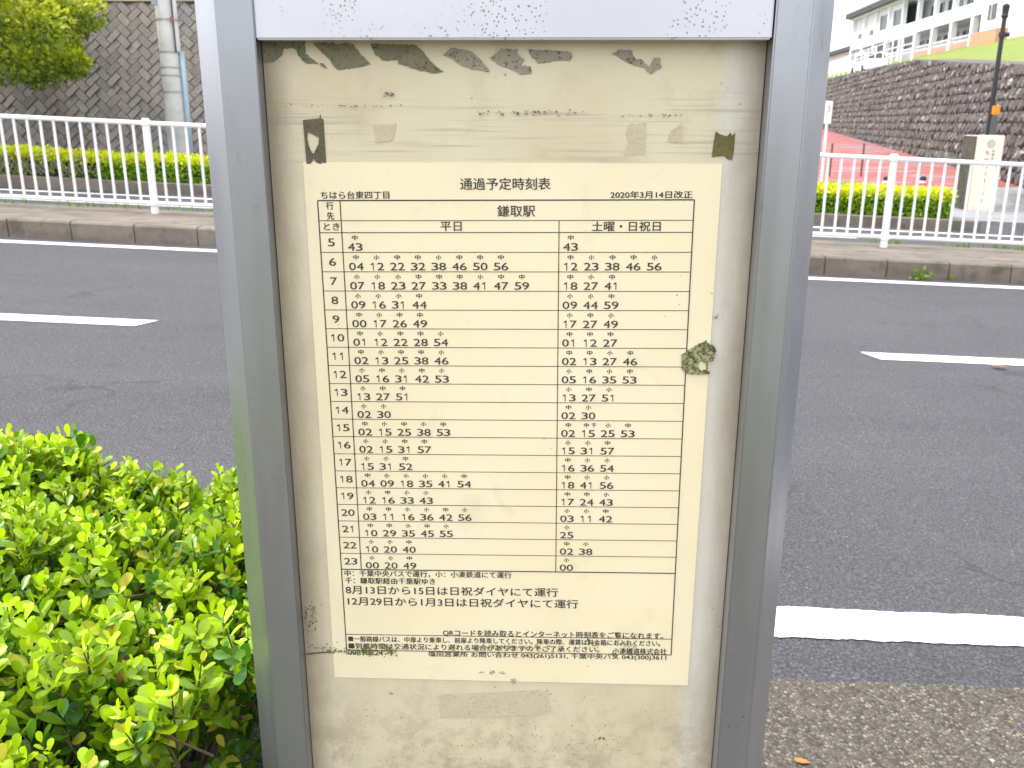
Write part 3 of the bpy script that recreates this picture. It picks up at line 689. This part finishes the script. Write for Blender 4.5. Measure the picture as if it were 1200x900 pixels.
weed((0, 10.0, .02), .24, 1200, '', True, kind='stuff', spread=np.stack([xs_, RNG.normal(size=1200)*.03, -SLOPE*xs_], 1))

# ================================================================== LEFT WALL: herringbone blocks
def blockmat(name, a, b_, white=.0, sc=1.0):
    m = Mt(name, rough=.9); r = m.island()
    c = m.mix(r, a, b_); c = m.mix(m.ramp(m.noise(.9*sc, 6), (.35, 0.0), (.65, .6)), c, m.mix(1.0, c, (1.25, 1.12, .95), 'MULTIPLY'))
    c = m.mix(m.ramp(m.noise(9*sc, 5), (.35, .5), (.7, 0.0)), c, m.mix(1.0, c, (.6, .6, .6), 'MULTIPLY'))
    if white: 
        k = m.math('MULTIPLY', m.ramp(m.noise(4.5, 6, m.map((1, 1, 1.0), loc=(3, 1, 2)), rough=.75), (.57, 0.0), (.63, 1.0)), white)
        c = m.mix(k, c, (.48, .46, .45))
    m.base(c); m.bump(m.noise(30*sc, 5), .02); return m.m
LB = blockmat('grey_wall_block', (.222, .204, .196), (.262, .240, .230)); JOINT = simple('dark_mortar', (.120, .108, .101), .95)
def batter_pt(x, zz, Y0, bt): return (x, Y0+bt*zz, zz)
lw = empty('block_retaining_wall', (-8, 17.3, -.1), 0, 'tall grey retaining wall of diagonal herringbone concrete blocks at left', 'wall')
WX0, WX1, WZ, BT = -26.0, 2.0, 3.55, .28
bm_ = MB(); L_, W_ = .28, .14; c45 = math.cos(math.pi/4)
def in_wall(cx, cz): return WX0+8 < cx < WX1+8 and -.3 < cz < WZ
ck = 0
for i in range(-150, 150):
    for j in range(-150, 150):
        for kind in (0, 1):
            # herringbone lattice of 2:1 bricks (unit W_, brick 2W_ x W_), turned 45 degrees
            u0 = (i + 0.0)*W_ + 0; 
            bx = i*W_ + 2*j*W_*1.0; by = i*W_ - 2*j*W_*1.0
            if kind == 0: q = [(bx, by), (bx+2*W_, by), (bx+2*W_, by+W_), (bx, by+W_)]
            else: q = [(bx, by+W_), (bx+W_, by+W_), (bx+W_, by+3*W_), (bx, by+3*W_)]
            q = [(x*c45-y*c45, x*c45+y*c45) for x, y in q]
            mx_, mz_ = sum(p[0] for p in q)/4, sum(p[1] for p in q)/4
            if not in_wall(mx_, mz_): continue
            def sh(p, s): return (mx_+(p[0]-mx_)*s, min(WZ, mz_+(p[1]-mz_)*s))
            o0 = [sh(p, .972) for p in q]; o1 = [sh(p, .91) for p in q]; pr_ = .020+RNG.uniform(-.008, .010)
            tl = RNG.uniform(-.012, .012)
            Vv = [(x, BT*z, z) for x, z in o0]+[(x, BT*z-pr_+tl*(1 if n_ < 2 else -1), z) for n_, (x, z) in enumerate(o1)]
            bm_.add(Vv, [(4, 5, 6, 7)]+[(a, (a+1) % 4, 4+(a+1) % 4, 4+a) for a in range(4)])
bm_.build('block_facing', LB, lw)
b = MB(); V = [(WX0+8, 0, -.3), (WX1+8, 0, -.3), (WX1+8, BT*WZ, WZ), (WX0+8, BT*WZ, WZ), (WX0+8, 2.2, -.3), (WX1+8, 2.2, -.3), (WX1+8, 2.2, WZ), (WX0+8, 2.2, WZ)]
b.add([(v[0], v[1]+.004, v[2]-.004) for v in V], [(0, 1, 2, 3), (3, 2, 6, 7), (5, 4, 7, 6), (0, 3, 7, 4), (1, 5, 6, 2)]); b.build('core', JOINT, lw)
COPE = concrete('pale_coping', (.42, .38, .28))
b = MB(); b.box(WX0+8, WX1+8, BT*WZ-.05, BT*WZ+.4, WZ, WZ+.13); b.build('coping', COPE, lw)
tag(link('upper_ground', [(-26, 18.4, 3.42), (2, 18.4, 3.42), (2, 44, 5.0), (-26, 44, 5.0)], [(0, 1, 2, 3)], GRASS), kind='structure')

# utility pole
up_ = empty('utility_pole', (-5.88, 16.35, zr(-5.88)+.14), 0, 'thick pale concrete utility pole with strapped blue grey conduit in front of the block wall', 'pole')
PCON = concrete('pale_pole_concrete', (.82, .81, .80), 0, 2)
b = MB(); b.tube([(0, 0, -.2), (0, 0, 4.5), (0, 0, 9)], [.188, .165, .13], n=24); b.build('pole', PCON, up_, True)
BLUEC = simple('blue_grey_pvc', (.30, .38, .45), .45, var=.06)
b = MB(); b.tube([(.215, -.06, -.1), (.215, -.06, 2.02)], .048, n=12); b.build('conduit', BLUEC, up_, True)
b = MB(); b.tube([(.155, -.15, 2.0), (.15, -.145, 5), (.12, -.12, 9)], .016, n=8); b.build('cable', simple('black_cable', (.05, .05, .055), .5), up_)
STEEL = simple('galvanised_steel', (.33, .33, .34), .45, .6)
for zz_ in (1.35, 1.62, 1.75, 2.0, 2.52):
    b = MB(); b.tube([(0, 0, zz_), (0, 0, zz_+.022)], .196, n=24, cap=False); b.tube([(.02, 0, zz_), (.02, 0, zz_+.022)], .194, n=24, cap=False); b.build('strap', STEEL, up_)
b = MB(); b.bbox(.12, .17, -.20, -.14, 2.48, 2.56, .004); b.build('strap_buckle', simple('rusty_steel', (.28, .13, .05), .8), up_)
b = MB(); b.bbox(-.17, -.08, -.185, -.155, 2.75, 2.98, .004); b.build('number_plate', simple('grey_plate', (.32, .36, .42), .5), up_)

# ================================================================== RIGHT: plaza, stone wall, bank, school
def hv(x):
    d = ray(x, 143.3); d = d[:2]/np.hypot(*d[:2]); return np.array([d[0], d[1], 0])
RWD = hv(836); RW0 = np.array([9.757, 17.5, 0]); RWN = np.array([-RWD[1], RWD[0], 0])      # normal pointing left, to the path
def wpt(t, o=0.0, z=0.0): q = RW0+RWD*t+RWN*o; return (q[0], q[1], z)
def base_z(t): return .125 + max(t, -8)*.0238
def top_z(t):
    K = [(-14, 1.55), (0, 2.30), (6.5, 2.72), (14.7, 3.32), (22, 3.52), (32.5, 3.70), (60, 4.3)]
    for (a, za), (c, zc) in zip(K, K[1:]):
        if t <= c: return za+(zc-za)*(t-a)/(c-a)
    return K[-1][1]
rw = empty('stone_retaining_wall', tuple(RW0), 0, 'dark rough stone retaining wall with white lime stains beside the red path at right', 'wall')
RB = blockmat('dark_rubble_block', (.098, .092, .091), (.130, .122, .120), .9)
b = MB(); ln_, hh_ = .36, .235
def stones(pt, t0, t1, topf, lean):
    row = 0; z0 = -.6
    while z0 < 4.2:
        t = t0+(row % 2)*ln_/2
        while t < t1:
            if z0+.08 < topf(t+ln_/2):
                z1 = min(z0+hh_, topf(t+ln_/2)); cz = (z0+z1)/2; e = hh_*.28
                out_ = [(t+.02, cz), (t+ln_*.25, z0-e*.3+.02), (t+ln_*.75, z0-e*.3+.02), (t+ln_-.02, cz), (t+ln_*.75, z1+e*.3-.02), (t+ln_*.25, z1+e*.3-.02)]
                pr_ = RNG.uniform(.015, .06); j = RNG.normal(size=(6, 2))*.02; bt = lambda z: -lean*max(0, z)
                V = [pt(a, bt(z), z) for a, z in out_]+[pt(t+ln_/2+(a-t-ln_/2)*.74+q[0], bt(z)+pr_+q[1]*.5, cz+(z-cz)*.74+q[1]) for (a, z), q in zip(out_, j)]
                b.add([np.array(v)-RW0 for v in V], [(6, 7, 8, 9, 10, 11)]+[(k, (k+1) % 6, 6+(k+1) % 6, 6+k) for k in range(6)])
            t += ln_
        z0 += hh_; row += 1
stones(wpt, -1.0, 40, top_z, .20)
C0 = np.array(wpt(-1.0))                                       # the wall turns and follows the street out of the picture
def cpt(t, o=0.0, z=0.0): return (C0[0]+t, C0[1]-o, z)
stones(cpt, 0.0, 14, lambda t: 2.22-.04*t, .20)
b.build('stone_facing', RB, rw)
b = MB(); ts = [-1.0, 0, 6.5, 14.7, 22, 32.5, 42]; V = []
for t in ts: V += [wpt(t, 0, -.9), wpt(t, -.2*top_z(t), top_z(t)), wpt(t, -2.0, top_z(t)), wpt(t, -2.0, -.9)]
F = []
for i in range(len(ts)-1):
    a = 4*i; F += [(a, a+4, a+5, a+1), (a+1, a+5, a+6, a+2), (a+2, a+6, a+7, a+3)]
F += [(0, 1, 2, 3), tuple(4*(len(ts)-1)+k for k in (3, 2, 1, 0))]
V += [cpt(.0, -.02, -.9), cpt(.4, -.45, 2.2), cpt(14, -.45, 1.66), cpt(14, -.02, -.9), cpt(.4, -2.5, 2.2), cpt(14, -2.5, 1.66)]
k = 4*len(ts); F += [(k, k+3, k+2, k+1), (k+1, k+2, k+5, k+4)]
b.add([np.array(v)-RW0 for v in V], F); b.build('core', JOINT, rw)

# red path climbing along the wall, with grey bands
def paver():
    m = Mt('red_pavers', rough=.85); r = m.noise(1.6, 2, m.map((.6, 2.4, 1)))
    c = m.ramp(m.noise(8, 4), (.3, (.30, .070, .064)), (.7, (.40, .110, .095)))
    c = m.mix(m.ramp(m.noise(.9, 1, m.map((.6, 2.2, 1), rot=(0, 0, .25))), (.54, 0.0), (.57, .9)), c, (.24, .22, .23)); m.base(c); m.bump(m.noise(60, 3), .004); return m.m
PAV = paver()
V = []; F = []; TS = [0, 4, 8, 14, 22, 31, 42]
for i, t in enumerate(TS):
    q = wpt(t); xl = 1.2
    zl = base_z(t)
    V += [(q[0]+.6, q[1], zl-.02), (q[0]-3.4, q[1], zl-.03), (xl, q[1], zl-.06)]
    if i: k = 3*i; F += [(k-3, k, k+1, k-2), (k-2, k+1, k+2, k-1)]
tag(link('red_path', V, F, PAV), kind='structure')
# pavement in front of the path, rising from street slope to the path
V = []; F = []
for i, x in enumerate(np.linspace(1.5, 40, 12)):
    V += [(x, 16.9, zr(x)+.15), (x, 17.505, .105)]
    if i: k = 2*i; F.append((k-2, k, k+1, k-1))
tag(link('apron', V, F, SIDEC), kind='structure')
tag(link('grass_verge', [(2.2, 15.0, zr(2.2)+.17), (7.0, 15.0, zr(7.0)+.17), (6.8, 18.2, .17), (2.2, 18.2, .20)], [(0, 1, 2, 3)], GRASS), kind='structure')

# grass bank over the wall and school yard behind
FP = on_wall(1008, 60, 95.0); FP[2] = 0; FD = hv(700); FN = np.array([-FD[1], FD[0], 0])       # facade line, normal to the left
def fpt(t, o=0.0, z=0.0): q = FP+FD*t+FN*o; return (q[0], q[1], z)
V = []; F = []
tw_ = [-1.0, 0, 6.5, 14.7, 22, 32.5, 45, 60]; tf = [-48, -42, -33, -25, -19, -10, 4, 16]
for i in range(8):
    a = np.array(wpt(tw_[i], -.2*top_z(tw_[i])-.15, top_z(tw_[i])-.03)); c = np.array(fpt(tf[i], 1.0, 6.28))
    w_ = .28 if i < 4 else .62; m1 = a*(1-w_)+c*w_; m1[2] = a[2]+(c[2]-a[2])*.20; V += [a, m1, c]
    if i: k = 3*i; F += [(k-3, k, k+1, k-2), (k-2, k+1, k+2, k-1)]
tag(link('grass_bank', V, F, GRASS), kind='structure')
tag(link('school_yard', [fpt(-80, 1.0, 6.27), fpt(40, 1.0, 6.27), fpt(40, -40, 6.27), fpt(-80, -40, 6.27)], [(0, 1, 2, 3)], SIDEC), kind='structure')

school = empty('school_building', tuple(FP), 0, 'long white school building with arcaded veranda and dark eaves on the bank at upper right', 'building')
SW = simple('white_render', (.74, .75, .78), .7, var=.05, scale=.6); SP = simple('pinkish_render', (.60, .50, .45), .7, var=.08, scale=.6)
OR = simple('orange_brick', (.55, .27, .17), .75, var=.12, scale=3); DK = simple('dark_eaves', (.075, .065, .065), .7); RF = simple('roof_metal', (.25, .25, .27), .5)
def glass(name='window_glass'):
    m = Mt(name, (.05, .06, .07), rough=.2, spec=.3); return m.m
GL = glass()
class FB(MB):
    """boxes in facade axes: t along, o outwards (to the left), z up"""
    def fb(s, t0, t1, o0, o1, z0, z1, m=0):
        P = [np.array(fpt(t, o, z))-FP for z in (z0, z1) for t, o in ((t0, o0), (t1, o0), (t1, o1), (t0, o1))]
        s.add(P, [(3, 2, 1, 0), (4, 5, 6, 7), (0, 1, 5, 4), (1, 2, 6, 5), (2, 3, 7, 6), (3, 0, 4, 7)], m)
TL_, TR_ = 3.9, -32.0; VD = 2.2                                # facade ends; veranda depth
b = FB(); b.fb(TR_, TL_, -14, -VD, 6.2, 11.4); b.build('wall', SW, school)
b = FB(); b.fb(TR_, TL_, -VD-.02, -.0, 8.45, 9.35); b.build('balcony_slab', SW, school)
b = FB(); b.fb(TR_-6, TL_+.3, -14.5, .25, 11.38, 11.52, 0); b.build('eaves_beam', SW, school)
b = FB(); b.fb(TR_-6, TL_+.5, -14.5, .7, 11.9, 12.05); b.fb(TR_-6, TL_+.5, -14.5, .65, 11.523, 11.9, 1); b.build('roof', [RF, DK], school)
b = FB(); b.fb(TR_, -15.5, -.25, .0, 6.2, 6.92); b.build('brick_parapet', OR, school)
for z in (6.40, 6.57, 6.74):
    b = FB(); b.fb(TR_, -15.5, .003, .03, z, z+.035); b.build('parapet_band', SP, school)
cols = [3.6-3.95*k for k in range(0, 10)]
for k, t in enumerate(cols):
    b = FB(); b.fb(t-.2, t+.2, -.36, .06, 5.8, 8.447); b.build('column', SW, school)
    b = FB(); b.fb(t-.18, t+.18, -.30, .04, 9.353, 11.377); b.build('upper_column', SW, school)
    if k == 9: break
    tc_ = t-3.95/2
    b = FB(); b.fb(tc_-1.55, tc_+1.55, -VD, -VD+.05, 6.4, 8.2); o = b.build('window', GL, school)
    b = FB()
    for q in (-1.55, -.5, .52, 1.5): b.fb(tc_+q, tc_+q+.07, -VD+.055, -VD+.10, 6.4, 8.2)
    for z_ in (6.4, 8.13): b.fb(tc_-1.55, tc_+1.57, -VD+.058, -VD+.095, z_, z_+.07)
    b.build('window_frame', SW, o)
    b = FB(); b.fb(t-3.7, t-.25, -.15, -.10, 7.25, 7.32); b.fb(t-3.7, t-.25, -.15, -.10, 6.95, 7.0)
    for q in range(18): b.fb(t-3.6+.19*q, t-3.57+.19*q, -.14, -.11, 6.5, 7.25)
    b.build('veranda_rail', SW, school)
    zw0, zw1 = (9.55, 10.85)
    if k < 2: b = FB(); b.fb(tc_-.5, tc_+.5, -.28, -.2, 9.4, 9.9)
    else: b = FB(); b.fb(tc_-1.45, tc_+1.45, -VD, -VD+.05, zw0, zw1) if k > 3 else b.fb(tc_-1.45, tc_+1.3, -.31, -.25, zw0, zw1)
    o = b.build('window', GL, school)
    if 1 < k < 4:
        b = FB(); b.fb(t-3.77, tc_-1.45, -.33, -.22, 9.353, 11.37); b.fb(tc_+1.3, t-.18, -.33, -.22, 9.353, 11.37); b.fb(tc_-1.45, tc_+1.3, -.33, -.22, zw1, 11.37); b.fb(tc_-1.45, tc_+1.3, -.33, -.22, 9.353, zw0); b.build('infill_wall', SW, school)
    elif k < 2:
        b = FB(); b.fb(t-3.77, t-.18, -.40, -.285, 9.353, 11.37); b.build('infill_wall', SW, school)
    else:
        b = FB()
        for q in (-1.45, -.5, .45, 1.38): b.fb(tc_+q, tc_+q+.07, -VD+.055, -VD+.10, zw0, zw1)
        for z_ in (zw0, zw1-.07): b.fb(tc_-1.45, tc_+1.45, -VD+.058, -VD+.095, z_, z_+.07)
        b.build('window_frame', SW, o)
# wing jutting out at the near end
b = FB(); b.fb(TR_-12, TR_-.6, -14, 1.2, 5.5, 11.37); b.build('wing', SW, school)
b = FB(); b.fb(TR_-2.9, TR_-1.7, 1.203, 1.25, 7.6, 8.5); o = b.build('window', GL, school)
b = FB(); b.fb(TR_-2.32, TR_-2.25, 1.255, 1.28, 7.6, 8.5); b.build('window_frame', SW, o)
b = FB(); b.fb(TR_-5, TR_-1.0, 1.203, 1.9, 6.0, 6.85); b.build('entrance_step', OR, school)

annex = empty('annex_building', fpt(30, 0, 5.5), 0, 'low pale pink annex with dark roof edge left of the white school building', 'building')
b = FB(); b.fb(8, 52, -12, -2.5, 4.0, 9.2); o = b.build('wall', SP, annex); o.location = -(Vector(fpt(30, 0, 5.5))-Vector(FP))
b = FB(); b.fb(7.6, 52.5, -12.5, -2.0, 9.203, 9.6); o = b.build('roof', DK, annex); o.location = -(Vector(fpt(30, 0, 5.5))-Vector(FP))

# railing on top of the stone wall, and the parked white van behind it
rl = empty('wall_top_railing', wpt(24, -.9, 3.5), 0, 'thin white mesh railing along the top of the stone wall at far left', 'railing')
c0 = np.array(wpt(24, -.9, 3.5))
for t in np.arange(17, 42, 2.0):
    b = MB(); b.tube([np.array(wpt(t, -.9, top_z(t)-.1))-c0, np.array(wpt(t, -.9, top_z(t)+.95))-c0], .03, n=6); b.build('post', WHITE, rl)
b = MB()
for z in (.92, .62, .32): b.tube([np.array(wpt(t, -.9, top_z(t)+z))-c0 for t in (17, 22, 32.5, 42)], .022, n=6)
b.build('rail', WHITE, rl)

def van(t0):
    pos = on_wall(1018, 74, 75); base_ = 5.0
    v = empty('white_car', (pos[0], pos[1], base_), math.atan2(-FD[0], FD[1]), 'small white car parked behind the top of the stone wall below the school', 'car')
    # long axis along local Y, left side (-X) faces the viewer
    prof = [(-2.2, .3), (2.2, .3), (2.2, .80), (1.35, .95), (.65, 1.5), (-1.5, 1.52), (-2.15, 1.0)]
    V = [(-.82, y, z) for y, z in prof]+[(.82, y, z) for y, z in prof]; n = len(prof)
    link('body', V, [tuple(range(n))[::-1], tuple(range(n, 2*n))]+[(i, (i+1) % n, n+(i+1) % n, n+i) for i in range(n)], WHITE, v)
    for y0, y1 in ((-1.55, -.75), (-.65, .2), (.28, .95)):
        b = MB(); b.add([(-.826, y0, .95), (-.826, y1, .95), (-.826, y1-(.3 if y1 > .5 else 0), 1.4), (-.826, y0, 1.4)], [(0, 1, 2, 3)]); b.box(-.823, -.81, y0, y1, .95, .96); b.build('window', GL, v)
    b = MB(); b.add([(-.7, -2.12, 1.05), (.7, -2.12, 1.05), (.66, -1.62, 1.46), (-.66, -1.62, 1.46)], [(0, 1, 2, 3)]); b.build('rear_window', GL, v)
    ty_ = simple('tyre', (.03, .03, .03), .8)
    for x in (-.78, .78):
        for y in (-1.4, 1.4):
            b = MB(); b.tube([(x-.08, y, .3), (x+.08, y, .3)], .3, n=16); b.build('wheel', ty_, v)
van(0)

# ---- stone name pillar
pp = on_road(1149, 245.5, .15)
PYW = R(-6)
pil = empty('stone_name_pillar', (8.30, 16.36, -.215), 0, 'square pale stone pillar with round emblem and upright black characters at the path entrance', 'pillar')
STONE = simple('pale_granite', (.80, .70, .58), .7, var=.05, scale=12); DSTONE = simple('mossy_dark_stone', (.075, .072, .055), .85, var=.3, scale=6)
PW = .245; PH = 1.285
b = MB(); b.bbox(-PW+.012, PW, -.23, .23, -.3, PH, .006); b.build('body', STONE, pil)
b = MB(); b.bbox(-.175, .175, -.236, -.2305, .04, PH-.03, .002); b.build('face_panel', STONE, pil)
b = MB(); b.bbox(-PW-.004, -PW+.0115, -.226, .226, -.2, PH-.008, .002); b.build('side_slab', DSTONE, pil)
CH = simple('engraved_black', (.03, .028, .025), .6)
_fc = bpy.data.curves.new('f', 'FONT'); _fc.resolution_u = 4; _fo = bpy.data.objects.new('f', _fc); COL.objects.link(_fo); _cache = {}
def vtext(chars, x, z_top, size, pitch, mk):
    b = MB()
    for i, ch in enumerate(chars):
        v, f = glyphs(ch); z = z_top-pitch*i
        b.add([mk(x+(q[0]-.5)*size, z-size+q[1]*size) for q in v], f)
    return b
vtext('ちはら台桜小学校', -.025, 1.03, .068, .118, lambda u, z: (u, -.2385, z)).build('lettering', CH, pil)
vtext('市原市立', .075, 1.05, .050, .066, lambda u, z: (u, -.2385, z)).build('lettering', CH, pil)
vtext('ちはら台桜小学校', .0, 1.03, .085, .118, lambda u, z: (-PW-.006, -u, z)).build('lettering', CH, pil)
b = MB(); n = 40
for r0, r1 in ((.058, .066), (.016, .022)):
    V = [(.02+math.cos(6.2832*k/n)*r, -.2385, 1.145+math.sin(6.2832*k/n)*r) for r in (r0, r1) for k in range(n)]
    b.add(V, [(k, (k+1) % n, n+(k+1) % n, n+k) for k in range(n)])
for k in range(5):
    a = 6.2832*k/5+math.pi/2; c = (.02+math.cos(a)*.040, 1.145+math.sin(a)*.040); V = [(c[0]+math.cos(6.2832*j/16)*r, -.2385, c[1]+math.sin(6.2832*j/16)*r) for r in (.014, .018) for j in range(16)]
    b.add(V, [(j, (j+1) % 16, 16+(j+1) % 16, 16+j) for j in range(16)])
b.build('emblem', simple('engraved_grey', (.22, .19, .16), .7), pil)
bpy.data.objects.remove(_fo)

# ---- black lamp pole behind the pillar
lp = empty('lamp_pole', (9.0, 17.63, -.1), 0, 'slim black lamp pole with an orange box rising behind the stone name pillar', 'lamp post')
BLK = simple('black_enamel', (.022, .020, .022), .4, var=.1)
b = MB(); b.tube([(0, 0, -.2), (0, 0, 1.05), (0, 0, 1.06), (0, 0, 3.40)], [.075, .07, .045, .040], n=14); b.build('pole', BLK, lp)
b = MB(); b.tube([(0, 0, 3.22), (0, 0, 3.26), (0, 0, 3.30), (0, 0, 3.44), (0, 0, 3.47)], [.045, .065, .055, .065, .03], n=14); b.build('cap', BLK, lp)
b = MB(); b.tube([(.0, -.0, 2.90), (.0, -.0, 2.98)], .062, n=14); b.tube([(.03, -.02, 2.94), (.11, -.05, 2.94)], .04, n=10); b.build('bracket', BLK, lp)
ORG = simple('orange_plastic', (.80, .30, .02), .4, var=.05)
b = MB(); b.bbox(-.01, .115, -.115, -.045, 1.53, 1.69, .008); b.build('orange_box', ORG, lp)
b = MB(); b.bbox(.0, .11, -.085, -.046, 1.12, 1.50, .006); b.build('control_box', simple('dark_grey_box', (.12, .12, .12), .5), lp)

# ---- small white sign post left of the path
sp_ = empty('marker_sign', (6.06, 18.0, .1), 0, 'narrow white marker sign with an orange numeral on a thin white post', 'sign')
b = MB(); b.tube([(0, 0, -.1), (0, 0, 1.25)], .026, n=10); b.build('post', WHITE, sp_)
b = MB(); b.bbox(-.075, .065, -.04, -.027, 1.16, 1.58, .003); b.build('plate', WHITE, sp_)
_fc = bpy.data.curves.new('f', 'FONT'); _fo = bpy.data.objects.new('f', _fc); COL.objects.link(_fo); _cache = {}
vtext('3', -.008, 1.50, .12, .2, lambda u, z: (u*.6-.003, -.0425, z)).build('numeral', simple('orange_paint', (.75, .22, .06), .5), sp_)
bpy.data.objects.remove(_fo)

# ---- bollards and rope posts on the path
def bollard(x, y, z, label):
    t = empty('bollard', (x, y, z), 0, label, 'bollard', 'black bollards at the path entrance')
    b = MB(); b.tube([(0, 0, -.1), (0, 0, .62), (0, 0, .66), (0, 0, .675)], [.06, .06, .05, .02], n=16); b.build('shaft', BLK, t, False)
    b = MB(); b.tube([(0, 0, .535), (0, 0, .585)], .0625, n=16, cap=False); b.build('white_band', WHITE, t)
p1 = on_wall(1039, 208, 18.2); p2 = on_wall(1082, 208, 18.2)
bollard(p1[0], 18.2, p1[2]-.645, 'short black bollard with white band, nearer the board of the two behind the hedge')
bollard(p2[0], 18.2, p2[2]-.645, 'short black bollard with white band, nearer the stone name pillar of the two')
BRN = simple('brown_steel', (.13, .075, .045), .6)
for px_, lab in ((973, 'thin brown stake on the red path beside the white marker sign'), (1010, 'thin brown stake on the red path, right of the one beside the marker sign')):
    p = on_wall(px_, 195, 20.0); b = MB(); b.tube([(0, 0, -.2), (0, 0, on_wall(px_, 168, 20)[2]-p[2]+.35)], .022, n=8)
    o = b.build('stake', BRN); o.location = (p[0], 20.0, p[2]-.35); tag(o, lab, 'stake', 'brown stakes on the red path')

# ---- small litter close to the viewer
DRY = simple('dry_leaf', (.42, .16, .04), .7, var=.2, scale=60)
def fallen(px_, py_, dz, sz, label, mat, rz=0.0):
    p = on_road(px_, py_, dz); o = link('fallen_leaf', [(sz*a[0], sz*a[1], sz*.4*a[2]+.004) for a in LEAF], [tuple(t) for t in LTRI], mat)
    o.location = p; o.rotation_euler = (.1, .1, rz); tag(o, label, 'leaf')
fallen(950, 896, .12, .032, 'curled orange dry leaf on the gravelly pavement beside the board', DRY, 1.4)
fallen(1182, 431, .01, .10, 'orange leaf scrap lying beside the centre dash of the road', DRY, 1.5)
